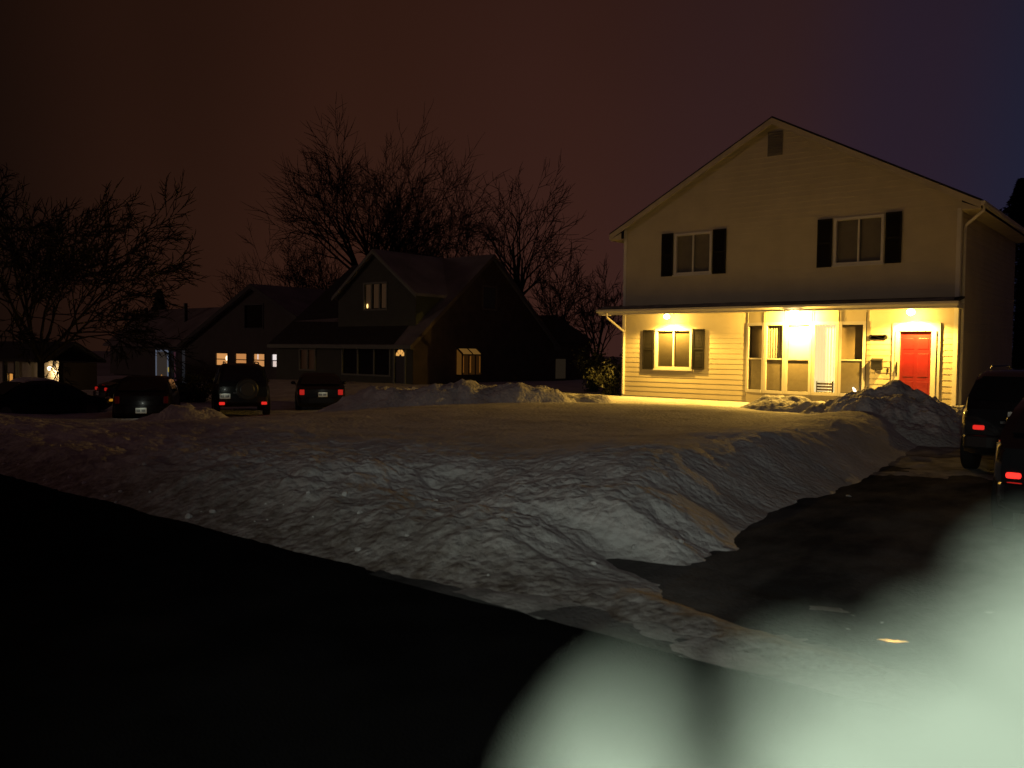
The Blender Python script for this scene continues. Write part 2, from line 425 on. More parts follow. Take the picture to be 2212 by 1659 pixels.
# roof: two slabs, ridge runs away from the street
OV, EX = .28, .55
rf = MB()
for sgn in (-1, 1):
    xe = XC+sgn*(XC-XL+EX+.02)
    rf.prism([(XC, HY-OV+.03, ZP), (xe, HY-OV+.03, ZE-.02), (xe, HY-OV+.03, ZE+.08), (XC, HY-OV+.03, ZP+.10)], (0, 10.2, 0))
roof = rf.build('roof', SHINGLE, house)
m = MB()
for sgn in (-1, 1):
    xe = XC+sgn*(XC-XL+EX)
    m.prism([(XC, HY-OV, ZP+.03), (xe, HY-OV, ZE+.02), (xe, HY-OV, ZE-.19), (XC, HY-OV, ZP-.19)], (0, .028, 0))
m.build('rake_board', TRIM2, roof)
for sgn in (-1, 1):
    m = MB(); xe = XC+sgn*(XC-XL+EX); xw = XC+sgn*(XC-XL)
    m.box(min(xe, xw), HY-OV+.03, ZE-.21, max(xe, xw), HY+9.4, ZE-.185)
    m.prism([(xe, HY-OV, ZE-.19), (xw, HY-OV, ZE-.19), (xw, HY-OV, ZE+.05)], (0, .03, 0))
    m.build('soffit', TRIM2, roof)
m = MB(); xe = XC+(XC-XL+EX)
m.prism([(xe, HY-OV, ZE+.03), (xe+.11, HY-OV, ZE+.03), (xe+.11, HY-OV, ZE-.04), (xe+.07, HY-OV, ZE-.11), (xe, HY-OV, ZE-.11)], (0, 10, 0))
m.build('gutter', TRIM, roof)
m = MB().tube([(xe+.05, HY-.12, ZE-.1), (xe+.05, HY-.1, ZE-.24), (XR+.12, HY+.12, ZE-.62), (XR+.09, HY+.15, ZE-.8), (XR+.09, HY+.15, .35)], .048, 8)
m.build('downspout', TRIM, house)
m = MB().box(VENT[0], HY-.03, VENT[2], VENT[1], HY+.03, VENT[3])
for i in range(9): 
    z = VENT[2]+.06+i*.09; m.prism([(VENT[0]+.04, HY-.05, z), (VENT[0]+.04, HY-.03, z+.07), (VENT[0]+.04, HY-.03, z)], (VENT[1]-VENT[0]-.08, 0, 0))
m.build('gable_vent', mat('vent_grey', (.16, .15, .14), .6), house)

def slider(parent, o, y, left=None, right=None):
    x0, x1, z0, z1 = o
    w = bpy.data.objects.new('window', None); col.objects.link(w); w.parent = parent; ORG[w.name] = ORG[parent.name]
    m = MB(); frame_front(m, x0, x1, z0, z1, y, .09, .045, .08); xm = (x0+x1)/2
    m.box(xm-.03, y-.012, z0+.09, xm+.03, y+.05, z1-.09)
    m.box(x0-.04, y-.075, z0-.05, x1+.04, y-.02, z0-.001)
    m.build('frame', TRIM, w)
    MB().quad((x0+.09, y+.03, z0+.09), (xm-.03, y+.03, z0+.09), (xm-.03, y+.03, z1-.09), (x0+.09, y+.03, z1-.09)).quad((xm+.03, y+.02, z0+.09), (x1-.09, y+.02, z0+.09), (x1-.09, y+.02, z1-.09), (xm+.03, y+.02, z1-.09)).build('pane', GLASS, w)
    b = MB()
    n = int((z1-z0)/.05)
    for i in range(n):
        z = z0+.06+i*(z1-z0-.12)/n
        b.quad((x0+.05, y+.10, z), (x1-.05, y+.10, z), (x1-.05, y+.085, z+.052), (x0+.05, y+.085, z+.052))
    b.build('blind', left or BLIND, w)
    return w
def shutter(parent, x0, x1, z0, z1, y):
    m = MB(); frame_front(m, x0, x1, z0, z1, y-.03, .055, .02, .025)
    zm = z0+(z1-z0)*.5; m.box(x0+.055, y-.05, zm-.03, x1-.055, y-.005, zm+.03)
    n = int((z1-z0)/.055)
    for i in range(n):
        z = z0+.05+i*(z1-z0-.1)/n
        m.prism([(x0+.05, y-.04, z), (x0+.05, y-.02, z+.06), (x0+.05, y-.012, z+.06), (x0+.05, y-.03, z)], (x1-x0-.1, 0, 0))
    m.build('shutter', SHUTTER, parent)
slider(house, WL, HY); slider(house, WR, HY)
slider(house, W1, HY, mat('lower_blind', (.11, .095, .065), .85, var=.1))
for x0, x1, z0, z1 in ((-16.66, -16.17, 4.95, 6.6), (-14.5, -13.98, 4.95, 6.6), (-10.6, -10.1, 4.98, 6.62), (-8.37, -7.87, 5.0, 6.66), (-17.42, -16.94, 1.33, 2.88), (-15.24, -14.76, 1.36, 2.9)):
    shutter(house, x0, x1, z0, z1, HY-.02)

# pent porch roof across the whole front
PY = 28.55; PX0, PX1 = -18.95, -5.98; PZ = 3.46
pr = MB().prism([(PX0, PY-.03, PZ+.16), (PX0, HY+.05, PZ+.34), (PX0, HY+.05, PZ+.40), (PX0, PY-.03, PZ+.22)], (PX1-PX0, 0, 0)).build('porch_roof', SHINGLE, house)
MB().box(PX0, PY, PZ, PX1, PY+.03, PZ+.19).box(PX0, PY+.03, PZ, PX0+.03, HY-.05, PZ+.17).box(PX1-.03, PY+.03, PZ, PX1, HY-.05, PZ+.17).build('fascia', TRIM, pr)
MB().box(PX0+.03, PY+.03, PZ+.03, PX1-.03, HY-.02, PZ+.05).build('soffit', TRIM, pr)
MB().prism([(PX0-.05, PY, PZ+.2), (PX0-.05, PY-.11, PZ+.2), (PX0-.05, PY-.11, PZ+.13), (PX0-.05, PY-.07, PZ+.07), (PX0-.05, PY, PZ+.07)], (PX1-PX0+.1, 0, 0)).build('gutter', TRIM, pr)
m = MB().tube([(-18.55, PY-.03, PZ+.08), (-18.55, PY+.0, PZ-.1), (-18.30, HY-.1, PZ-.62), (-18.29, HY-.09, PZ-.8), (-18.29, HY-.09, .3)], .045, 8)
m.build('downspout', TRIM, house)
# snow left on the porch roof edge
m = MB()
for i in range(60):
    x0 = PX0+.1+i*(PX1-PX0-.2)/60; x1 = PX0+.1+(i+1)*(PX1-PX0-.2)/60
    t = lambda x: max(.004, .05+.09*fbm(x, 0, .5, 3, 51.))
    m.quad((x0, PY+.0, PZ+.228), (x1, PY+.0, PZ+.228), (x1, PY+.15, PZ+.26+t(x1)), (x0, PY+.15, PZ+.26+t(x0)))
    m.quad((x0, PY+.15, PZ+.26+t(x0)), (x1, PY+.15, PZ+.26+t(x1)), (x1, PY+.6, PZ+.345), (x0, PY+.6, PZ+.345))
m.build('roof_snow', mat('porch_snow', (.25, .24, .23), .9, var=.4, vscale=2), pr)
# porch lamps
LAMPS = [(-16.12, 28.98), (-11.02, 28.62), (-7.4, 28.98)]
for i, (lx, ly) in enumerate(LAMPS):
    c = bpy.data.objects.new('porch_light', None); col.objects.link(c); c.parent = house; ORG[c.name] = ORG[house.name]
    MB().tube([(lx, ly, PZ+.035), (lx, ly, PZ-.0)], [.09, .1], 16).build('housing', TRIM, c)
    b = MB().ball((lx, ly, PZ-.09), (.12, .17, .13)[i], 16, 10, (1, 1, .75)).build('bulb', BULB, c, smooth=True)
# bow window: five facets on an arc
bow = bpy.data.objects.new('bow_window', None); col.objects.link(bow); bow.parent = house; ORG[bow.name] = ORG[house.name]
bx = [-13.08, -12.30, -11.48, -10.55, -9.70, -8.90]
by = [HY-.03, HY-.30, HY-.44, HY-.44, HY-.30, HY-.03]
ZB0, ZB1 = .70, 3.02
frame = MB(); panel = MB(); base = MB(); top = MB()
for i in range(5):
    A = Vector((bx[i], by[i], 0)); B = Vector((bx[i+1], by[i+1], 0)); d = (B-A).normalized(); L = (B-A).length
    nrm = Vector((d.y, -d.x, 0))
    if nrm.y > 0: nrm = -nrm
    def pt(u, o, z): 
        q = A+d*u+nrm*o; return (q.x, q.y, z)
    def slab(mb, u0, u1, z0, z1, o0, o1): 
        mb.prism([pt(u0, o0, z0), pt(u1, o0, z0), pt(u1, o0, z1), pt(u0, o0, z1)], nrm*(o1-o0))
    g = .0015*i
    slab(panel, .004, L-.004, ZB1+.09, PZ+.025, -.04, .0)
    slab(panel, .02, .05, ZB1+.09, PZ+.025, .0, .012); slab(panel, L-.05, L-.02, ZB1+.09, PZ+.025, .0, .012)
    slab(base, .003, L-.003, .12, ZB0-.1, -.05, -.005)
    wd = bpy.data.objects.new('window', None); col.objects.link(wd); wd.parent = bow; ORG[wd.name] = ORG[house.name]
    fr = MB(); e = .095
    slab(fr, .003, e, ZB0-.1, ZB1+.09, -.06, .03); slab(fr, L-e, L-.003, ZB0-.1, ZB1+.09, -.06, .03)
    slab(fr, e, L-e, ZB1-.02, ZB1+.09, -.06, .028); slab(fr, e, L-e, ZB0-.1, ZB0, -.06, .045)
    zm = ZB0+(ZB1-ZB0)*.48
    if i != 3: slab(fr, e, L-e, zm-.025, zm+.025, -.04, .012)
    fr.build('frame', TRIM, wd)
    gl = MB(); gl.quad(pt(e, -.01, ZB0), pt(L-e, -.01, ZB0), pt(L-e, -.01, ZB1-.02), pt(e, -.01, ZB1-.02)); gl.build('pane', GLASS, wd)
    if i != 3:
        sc = MB(); slab(sc, e, L-e, ZB0+.02, zm-.025, -.03, -.026); sc.build('insect_screen', SCREEN, wd)
    if i == 0 or i == 4:
        b = MB(); slab(b, e-.03, L-e+.03, zm, ZB1, -.16, -.15); b.build('curtain', mat('dim_drape', (.16, .13, .085), .8, var=.2), wd)
        if i == 4:
            b = MB(); slab(b, e-.03, e+.42, zm, ZB1-.1, -.13, -.12); b.build('curtain', mat('tan_drape', (.30, .24, .15), .8, var=.1), wd)
    if i == 1:
        b = MB()
        for k in range(7):
            u = e-.02+k*(L-2*e)/6.5; slab(b, u, u+.05, zm, ZB1-.04, -.15, -.14)
        b.build('vertical_blind', CURTAIN, wd)
        b = MB(); slab(b, e-.03, L-e+.03, zm-.4, ZB1, -.3, -.29); b.build('curtain', mat('mid_drape', (.34, .26, .14), .8), wd)
    if i == 2:
        b = MB(); slab(b, e-.03, L-e+.03, zm-.2, ZB1, -.1, -.09); b.build('roller_shade', SHADE, wd)
    if i == 3:
        b = MB()
        n = 16
        for k in range(n):
            u0 = e-.05+k*(L-2*e+.1)/n; u1 = e-.05+(k+1)*(L-2*e+.1)/n
            o0, o1 = -.17+.02*(k % 2), -.17+.02*((k+1) % 2)
            b.quad(pt(u0, o0, ZB0), pt(u1, o1, ZB0), pt(u1, o1, ZB1), pt(u0, o0, ZB1))
        b.build('curtain', mat('room_lit_curtain', (.7, .66, .55), .8, emit=(1, .80, .36), estr=.85), wd)
panel.build('frieze_panel', SIDING, bow)
base.build('skirt', SIDING, bow)
m = MB().poly([(x, y+.02, ZB0-.12) for x, y in zip(bx, by)]); m.build('sill_board', TRIM, bow)
# unseen block added in the wall gap to stop porch light leaking upward
MB().box(XL+.05, HY+.012, 3.62, XR-.05, HY+.26, 3.9).build('leak_block', INTER, house)
# box under the fourth pane: a slatted planter crate standing inside on the sill
pc = Vector((-10.15, HY-.22, ZB0-.06))
box = thing('planter_crate', pc, 'small dark slatted crate standing inside the fourth bow window pane', 'crate')
m = MB()
for k in range(4): m.box(pc.x-.27, pc.y-.09, pc.z+.02+k*.1, pc.x+.27, pc.y-.07, pc.z+.085+k*.1)
m.build('slat_front', mat('crate_wood', (.09, .06, .03), .7, var=.2), box)
m = MB()
for x in (-.27, .25):
    m.box(pc.x+x, pc.y-.07, pc.z, pc.x+x+.02, pc.y+.05, pc.z+.44)
m.box(pc.x-.25, pc.y-.07, pc.z, pc.x+.25, pc.y+.05, pc.z+.02)
m.build('end_board', mat('crate_wood', (.09, .06, .03), .7), box)
# glowing shape added for the glint low in the last pane
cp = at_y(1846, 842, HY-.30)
cl = thing('pane_glint', (cp.x, cp.y, ZB0-.06), 'small bright tilted glint shape added in the rightmost bow window pane', 'glint')
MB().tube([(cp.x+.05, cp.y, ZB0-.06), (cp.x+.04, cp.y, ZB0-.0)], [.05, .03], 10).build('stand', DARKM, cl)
MB().tube([(cp.x+.05, cp.y-.02, cp.z-.09), (cp.x, cp.y-.02, cp.z), (cp.x-.05, cp.y-.02, cp.z+.08)], [.03, .045, .015], 10).build('bulb', glow('glint_glow', (1, .9, .65), 3.5), cl, smooth=True)  # bulb shape is added, its glow imitates the glint on the pane

# door
dr = bpy.data.objects.new('front_door', None); col.objects.link(dr); dr.parent = house; ORG[dr.name] = ORG[house.name]
dx0, dx1 = -7.84, -6.88
m = MB()
m.box(DOOR[0], HY-.06, .28, dx0, HY+.12, DOOR[3]-.2); m.box(dx1, HY-.06, .28, DOOR[1], HY+.12, DOOR[3]-.2)
m.box(DOOR[0], HY-.065, DOOR[3]-.2, DOOR[1], HY+.12, DOOR[3]+.06)
m.box(DOOR[0]+.1, HY-.09, .28, DOOR[0]+.14, HY-.06, DOOR[3]-.2); m.box(DOOR[1]-.15, HY-.09, .28, DOOR[1]-.11, HY-.06, DOOR[3]-.2)
m.build('casing', TRIM, dr)
m = MB().box(dx0, HY+.06, .3, dx1, HY+.1, DOOR[3]-.2)
for (a, b, c, d) in ((.1, .42, .2, .85), (.54, .86, .2, .85), (.1, .42, 1.0, 1.75), (.54, .86, 1.0, 1.75), (.1, .42, 1.9, 2.25), (.54, .86, 1.9, 2.25)):
    m.box(dx0+a, HY+.048, .3+c, dx0+b, HY+.06, .3+d)
m.build('door_leaf', RED, dr, bevel=.008)
MB().tube([(dx0-.06, HY-.09, 1.75), (dx0-.06, HY-.13, 1.7), (dx0-.06, HY-.13, 1.45), (dx0-.06, HY-.09, 1.4)], .022, 8).box(dx0-.085, HY-.075, 1.35, dx0-.035, HY-.062, 1.8).build('handle', DARKM, dr)
MB().box(DOOR[0]-.2, HY-.9, -.1, DOOR[1]+.2, HY-.02, .26).build('doorstep', CONC, house, bevel=.02)
# address plaque and letter box
m = MB()
pts = []
for s_, cx in ((1, -8.29), (-1, -8.73)):
    for k in range(15):
        t = -math.pi/2+math.pi*k/8; pts.append((cx+s_*.085*math.cos(t), HY-.03, 2.585+s_*.085*math.sin(t)))
m.prism(pts, (0, -.02, 0)); m.build('address_plaque', DARKM, house, bevel=.006)
mb_ = thing('wall_mailbox', (-8.51, HY-.1, 1.5), 'black wall mailbox hanging between the bow window and the red door', 'mailbox')
MB().prism([(-8.68, HY-.035, 1.5), (-8.68, HY-.16, 1.53), (-8.68, HY-.17, 1.83), (-8.68, HY-.035, 1.86)], (.34, 0, 0)).build('box', BLACK, mb_, bevel=.01)
MB().prism([(-8.70, HY-.03, 1.862), (-8.70, HY-.19, 1.832), (-8.70, HY-.19, 1.80), (-8.70, HY-.18, 1.80), (-8.70, HY-.18, 1.825), (-8.70, HY-.03, 1.885)], (.38, 0, 0)).build('lid', BLACK, mb_)
MB().tube([(-8.56, HY-.13, 1.505), (-8.56, HY-.17, 1.44), (-8.56, HY-.13, 1.42)], .008, 6).build('paper_hook', BLACK, mb_)
MB().tube([(-8.46, HY-.13, 1.505), (-8.46, HY-.17, 1.44), (-8.46, HY-.13, 1.42)], .008, 6).build('paper_hook', BLACK, mb_)
MB().box(-8.2, HY-.03, 1.45, -8.15, HY-.018, 1.6).build('doorbell', DARKM, house)

# ------------------------------------------------------------------ the dark green cape house
CY = 29.6; CX0, CX1 = -41.9, -30.6; RY, RZ, EZ = 35.45, 7.1, 2.38; BYK = 41.3
cape = thing('cape_house', (-36, CY, .1), 'dark green cape house with a gabled dormer and a glowing garden window', 'house')
TW = (-36.05, -32.2, .6, 2.1); LW = (-39.75, -38.25, .75, 2.0); CD = (-32.0, -31.08, .2, 2.25)
m = MB(); siding(m, lambda z: CX0, lambda z: CX1, .1, EZ, CY, [cut(TW), cut(LW), cut(CD)])
m.build('front_wall', GREEN, cape)
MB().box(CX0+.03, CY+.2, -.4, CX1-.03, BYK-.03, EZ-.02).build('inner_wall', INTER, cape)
GW = (34.7, 35.95, 4.2, 5.55); BW = (32.75, 34.3, .72, 2.1)
def yl(z): return CY if z < EZ+.1 else CY+(z-EZ-.1)/(RZ-EZ-.1)*(RY-CY)
def yr(z): return BYK if z < EZ+.1 else BYK-(z-EZ-.1)/(RZ-EZ-.1)*(BYK-RY)
m = MB(); siding(m, yl, yr, .1, RZ-.12, CX1, [cut(GW), cut(BW)], axis='y', facing=1)
m.build('gable_wall', BROWNW, cape)
sl = (RZ-EZ)/(RY-CY)
crf = MB()
crf.prism([(CX0-.3, CY-.4, EZ-.4*sl), (CX0-.3, RY, RZ), (CX0-.3, RY, RZ+.16), (CX0-.3, CY-.4, EZ-.4*sl+.16)], (CX1-CX0+.55, 0, 0))
crf.prism([(CX0-.3, RY, RZ), (CX0-.3, BYK+.4, EZ-.3), (CX0-.3, BYK+.4, EZ-.14), (CX0-.3, RY, RZ+.16)], (CX1-CX0+.55, 0, 0))
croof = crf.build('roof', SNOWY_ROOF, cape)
m = MB()
for (y0, z0_) in ((CY-.42, EZ-.42*sl), (BYK+.42, EZ-.32)):
    m.prism([(CX1+.25, y0, z0_-.08), (CX1+.25, RY, RZ-.08), (CX1+.25, RY, RZ+.15), (CX1+.25, y0, z0_+.15)], (.03, 0, 0))
m.build('rake_board', mat('brown_trim', (.11, .085, .07), .6), croof)
MB().box(CX0-.3, CY-.45, EZ-.4*sl-.04, CX1+.28, CY-.41, EZ-.4*sl+.15).box(CX0-.3, CY-.41, EZ-.4*sl-.04, CX1+.2, CY-.03, EZ-.4*sl-.02).build('fascia', GREENTRIM, croof)
# bare shingle patches: lower front slope where the snow slid off
MB().quad((CX0-.28, CY-.38, EZ-.38*sl+.172), (-31.6, CY-.38, EZ-.38*sl+.172), (-31.8, CY+1.0, EZ+1.0*sl+.172), (CX0-.28, CY+1.3, EZ+1.3*sl+.172)).quad((-37.6, CY+1.5, EZ+1.5*sl+.172), (-37.4, RY-.05, RZ+.13), (CX0-.28, RY-.05, RZ+.13), (CX0-.28, CY+1.3, EZ+1.3*sl+.172)).build('bare_shingles', SHINGLE, croof)
# dormer
DY = 30.45; DX0, DX1, DXC, DZE, DZP = -37.4, -31.3, -34.35, 4.92, 7.15
DW = (-35.3, -33.4, 4.05, 5.55)
dm = bpy.data.objects.new('dormer', None); col.objects.link(dm); dm.parent = cape; ORG[dm.name] = ORG[cape.name]
dl_ = lambda z: DX0 if z < DZE else DX0+(z-DZE)/(DZP-DZE)*(DXC-DX0)
drr = lambda z: DX1 if z < DZE else DX1-(z-DZE)/(DZP-DZE)*(DX1-DXC)
m = MB(); siding(m, dl_, drr, 3.2, DZP-.1, DY, [cut(DW)])
m.build('dormer_wall', GREEN, dm)
m = MB(); siding(m, lambda z: DY, lambda z: RY, 3.2, DZE, DX1, [], axis='y', facing=1)
m.build('dormer_cheek', GREEN, dm); MB().quad((DX0, DY, 3.2), (DX0, RY, 3.2), (DX0, RY, DZE), (DX0, DY, DZE)).build('dormer_cheek', GREEN, dm)
m = MB()
for s_, xe in ((-1, DX0-.28), (1, DX1+.28)):
    ze = DZE-.28*(DZP-DZE)/(DXC-DX0)
    m.prism([(xe, DY-.25, ze), (DXC, DY-.25, DZP), (DXC, DY-.25, DZP+.14), (xe, DY-.25, ze+.14)], (0, 5.6, 0))
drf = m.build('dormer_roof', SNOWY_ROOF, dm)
m = MB()
for s_, xe in ((-1, DX0-.28), (1, DX1+.28)):
    ze = DZE-.28*(DZP-DZE)/(DXC-DX0)
    m.prism([(xe, DY-.28, ze-.1), (DXC, DY-.28, DZP-.1), (DXC, DY-.28, DZP+.08), (xe, DY-.28, ze+.08)], (0, .028, 0))
m.build('dormer_rake', GREENTRIM, dm)
def plain_window(parent, o, y, trim, panes=2, back=None, fw=.09, hbar=False):
    x0, x1, z0, z1 = o
    w = bpy.data.objects.new('window', None); col.objects.link(w); w.parent = parent; ORG[w.name] = ORG[parent.name]
    m = MB(); frame_front(m, x0, x1, z0, z1, y, fw, .05, .08)
    for k in range(1, panes):
        x = x0+(x1-x0)*k/panes; m.box(x-.04, y-.03, z0+fw, x+.04, y+.05, z1-fw)
    if hbar: zm = (z0+z1)/2; m.box(x0+fw, y-.02, zm-.03, x1-fw, y+.04, zm+.03)
    m.build('frame', trim, w)
    MB().quad((x0+fw, y+.06, z0+fw), (x1-fw, y+.06, z0+fw), (x1-fw, y+.06, z1-fw), (x0+fw, y+.06, z1-fw)).build('pane', back or DGLASS, w)
    return w
w = plain_window(cape, DW, DY, GREENTRIM, 3, DGLASS)
m = MB()
for k in range(3): m.box(-35.15+k*.62, DY+.045, 4.18, -34.78+k*.62, DY+.055, 5.45)
m.build('curtain', mat('dim_lit_curtain', (.3, .24, .16), .8, emit=(1, .55, .25), estr=.016), w)
MB().ball((-35.02, DY+.02, 4.3), .075, 10, 8, (.6, .6, 1.6)).build('candle_bulb', glow('window_candle', (1, .62, .2), 2.2), w)
plain_window(cape, TW, CY, GREENTRIM, 3)
plain_window(cape, LW, CY, GREENTRIM, 2, mat('dim_brown_pane', (.03, .02, .012), .3, emit=(1, .4, .15), estr=.008))
d_ = bpy.data.objects.new('front_door', None); col.objects.link(d_); d_.parent = cape; ORG[d_.name] = ORG[cape.name]
m = MB(); frame_front(m, CD[0], CD[1], CD[2], CD[3], CY, .1, .05, .08); m.build('casing', GREENTRIM, d_)
MB().box(CD[0]+.1, CY+.02, CD[2], CD[1]-.1, CY+.06, CD[3]-.1).build('door_leaf', mat('dark_door', (.012, .014, .016), .5), d_)
m = MB(); cx_, cz_ = (CD[0]+CD[1])/2+.02, 1.66
for k in range(4):
    t0, t1 = math.pi*k/4+.07, math.pi*(k+1)/4-.07
    m.prism([(cx_+.1*math.cos(t0), CY+.02, cz_+.1*math.sin(t0)), (cx_+.32*math.cos(t0), CY+.02, cz_+.32*math.sin(t0)), (cx_+.34*math.cos((t0+t1)/2), CY+.02, cz_+.34*math.sin((t0+t1)/2)), (cx_+.32*math.cos(t1), CY+.02, cz_+.32*math.sin(t1)), (cx_+.1*math.cos(t1), CY+.02, cz_+.1*math.sin(t1))], (0, -.012, 0))
m.build('fan_light', glow('fan_glow', (1, .5, .12), .75), d_)
# gable window
w = bpy.data.objects.new('window', None); col.objects.link(w); w.parent = cape; ORG[w.name] = ORG[cape.name]
MB().box(CX1-.05, GW[0], GW[2], CX1+.05, GW[0]+.1, GW[3]).box(CX1-.05, GW[1]-.1, GW[2], CX1+.05, GW[1], GW[3]).box(CX1-.05, GW[0]+.1, GW[3]-.1, CX1+.05, GW[1]-.1, GW[3]).box(CX1-.05, GW[0]+.1, GW[2], CX1+.05, GW[1]-.1, GW[2]+.1).build('frame', mat('brown_trim', (.1, .08, .065), .6), w)
MB().quad((CX1-.02, GW[0]+.1, GW[2]+.1), (CX1-.02, GW[1]-.1, GW[2]+.1), (CX1-.02, GW[1]-.1, GW[3]-.1), (CX1-.02, GW[0]+.1, GW[3]-.1)).build('pane', mat('grey_pane', (.07, .07, .075), .2), w)
# projecting garden window with a sloped glass top, lit from inside
gw = bpy.data.objects.new('garden_window', None); col.objects.link(gw); gw.parent = cape; ORG[gw.name] = ORG[cape.name]
gx = CX1+.42; y0, y1, z0, z1 = BW
AMB = mat('amber_pane', (.05, .03, .015), .3, emit=(1, .40, .07), estr=.018)
AMB2 = mat('amber_roof_pane', (.3, .2, .1), .5, emit=(1, .50, .10), estr=.12)
m = MB()
for y in (y0, y0+(y1-y0)*.33, y0+(y1-y0)*.66, y1-.06): m.box(gx-.05, y, z0, gx, y+.06, 1.8)
m.box(gx-.05, y0+.06, z0-.08, gx+.001, y1-.06, z0); m.box(gx-.05, y0+.06, 1.74, gx+.001, y1-.06, 1.8)
m.box(CX1+.0, y0, z0-.08, gx-.05, y0+.06, z0); m.box(CX1, y0-.03, z1, CX1+.06, y1+.03, z1+.06)
for y in (y0, (y0+y1)/2, y1-.06): m.prism([(gx, y, 1.8), (CX1+.02, y, z1), (CX1+.02, y, z1+.05), (gx, y, 1.85)], (0, .06, 0))
m.build('frame', mat('amber_lit_frame', (.05, .04, .03), .6), gw)
MB().quad((gx-.03, y0+.06, z0), (gx-.03, y1-.06, z0), (gx-.03, y1-.06, 1.74), (gx-.03, y0+.06, 1.74)).build('pane', AMB, gw)
MB().quad((gx-.01, y0+.05, 1.8), (gx-.01, y1-.05, 1.8), (CX1+.03, y1-.05, z1-.01), (CX1+.03, y0+.05, z1-.01)).build('roof_pane', AMB2, gw)
m = MB()
for y, s_ in ((y0+.1, .05), (y1-.17, .06), (y0+.62, .09)): MB().box(gx-.028, y, z0+.1, gx-.02, y+s_, 1.7).build('curtain', glow('amber_curtain', (1, .36, .05), .12), gw)
MB().quad((gx-.06, y0+.01, z0), (CX1+.02, y0+.01, z0), (CX1+.02, y0+.01, z1-.05), (gx-.06, y0+.01, 1.78)).build('side_pane', mat('amber_side', (.05, .03, .015), .3, emit=(1, .42, .07), estr=.07), gw)
# low rear wing of the cape
EXx = -30.8
m = MB().box(-37, BYK+.05, -.3, EXx, BYK+4.2, 2.6).prism([(-37.2, BYK+.02, 2.6), (EXx+.2, BYK+.02, 2.6), (EXx+.2, BYK+4.4, 2.5), (EXx+.2, BYK+.02, 4.4), (-37.2, BYK+.02, 4.4)][0:2]+[(EXx+.2, BYK+.02, 4.2), (-37.2, BYK+.02, 4.2)], (0, .1, 0))
m.prism([(-37.2, BYK+.1, 2.6), (-37.2, BYK+4.5, 2.55), (-37.2, BYK+4.5, 2.65), (-37.2, BYK+.1, 4.2)], (6.6, 0, 0))
m.build('rear_wing', BROWNW, cape)
MB().box(EXx-.02, BYK+.5, .35, EXx+.03, BYK+1.5, 1.55).build('wing_window', mat('wing_pane', (.05, .045, .04), .3, emit=(1, .7, .4), estr=.012), cape)

# ------------------------------------------------------------------ the taupe garage-gable house
GY = 33.0
def gpt(px, py, y=GY): return at_y(px, py, y)
gl_, gp, ge = gpt(400, 745), gpt(550, 620), gpt(545, 735)
GX0 = gl_.x; GXC = gp.x; GX1 = 2*GXC-GX0; GZP = gp.z; GZE = gl_.z
gar = thing('taupe_house', (GXC, GY, -.3), 'dark taupe house with a gabled wing and a row of four lit windows', 'house')
wins = [(466, 493), (508, 534), (547, 573), (587, 613)]
wz1, wz0 = gpt(540, 763).z, gpt(540, 792).z
WN = []
for a, b in wins:
    WN.append((gpt(a, 775).x, gpt(b, 775).x, wz0, wz1))
AW = (gpt(528, 680).x, gpt(570, 680).x, gpt(550, 711).z, gpt(550, 656).z)
gl2 = lambda z: GX0 if z < GZE else GX0+(z-GZE)/(GZP-GZE)*(GXC-GX0)
gr2 = lambda z: GX1 if z < GZE else GX1-(z-GZE)/(GZP-GZE)*(GX1-GXC)
m = MB(); siding(m, gl2, gr2, -.4, GZP-.12, GY, [cut(o) for o in WN]+[cut(AW)])
m.build('front_wall', TAUPE, gar)
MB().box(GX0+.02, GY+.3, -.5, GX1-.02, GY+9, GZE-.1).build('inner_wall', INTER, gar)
m = MB()
for s_, xe in ((-1, GX0-.5), (1, GX1+.5)):
    ze = GZE-.5*(GZP-GZE)/(GXC-GX0)
    m.prism([(xe, GY-.35, ze), (GXC, GY-.35, GZP), (GXC, GY-.35, GZP+.2), (xe, GY-.35, ze+.2)], (0, 9.6, 0))
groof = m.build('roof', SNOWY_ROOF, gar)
m = MB()
for s_, xe in ((-1, GX0-.5), (1, GX1+.5)):
    ze = GZE-.5*(GZP-GZE)/(GXC-GX0)
    m.prism([(xe, GY-.39, ze-.12), (GXC, GY-.39, GZP-.12), (GXC, GY-.39, GZP+.2), (xe, GY-.39, ze+.2)], (0, .035, 0))
m.build('rake_board', mat('dark_trim', (.03, .028, .027), .6), groof)
cols = [((1, .45, .14), .6), ((1, .42, .13), .5), ((1, .45, .15), .56), ((.95, .76, .68), .75)]
for i, o in enumerate(WN):
    w = plain_window(gar, o, GY, BLACK, 1, mat('lit_pane_%s' % 'abcd'[i], (.05, .04, .03), .4, emit=cols[i][0], estr=cols[i][1]), .05)
    x0, x1, z0, z1 = o
    MB().box(x0+.05, GY+.02, (z0+z1)/2-.03, x1-.05, GY+.05, (z0+z1)/2+.03).build('glazing_bar', mat('brown_bar', (.05, .03, .02), .6), w)
    if i == 0: MB().ball((x1-.22, GY+.03, (z0+z1)/2+.08), .17, 12, 8, (.9, .15, 1)).build('lamp_globe', glow('globe_glow', (1, .8, .5), 2.2), w)
    if i == 2: MB().box(x0+.42, GY+.035, (z0+z1)/2+.05, x0+.52, GY+.05, z1-.06).build('lamp_tube', glow('tube_glow', (1, .85, .8), .8), w)
    if i == 3: MB().box(x0+.06, GY+.035, (z0+z1)/2+.03, x1-.06, GY+.05, z1-.06).build('bright_shade', glow('shade_glow', (1, .88, .85), .85), w)
plain_window(gar, AW, GY, BLACK, 1)
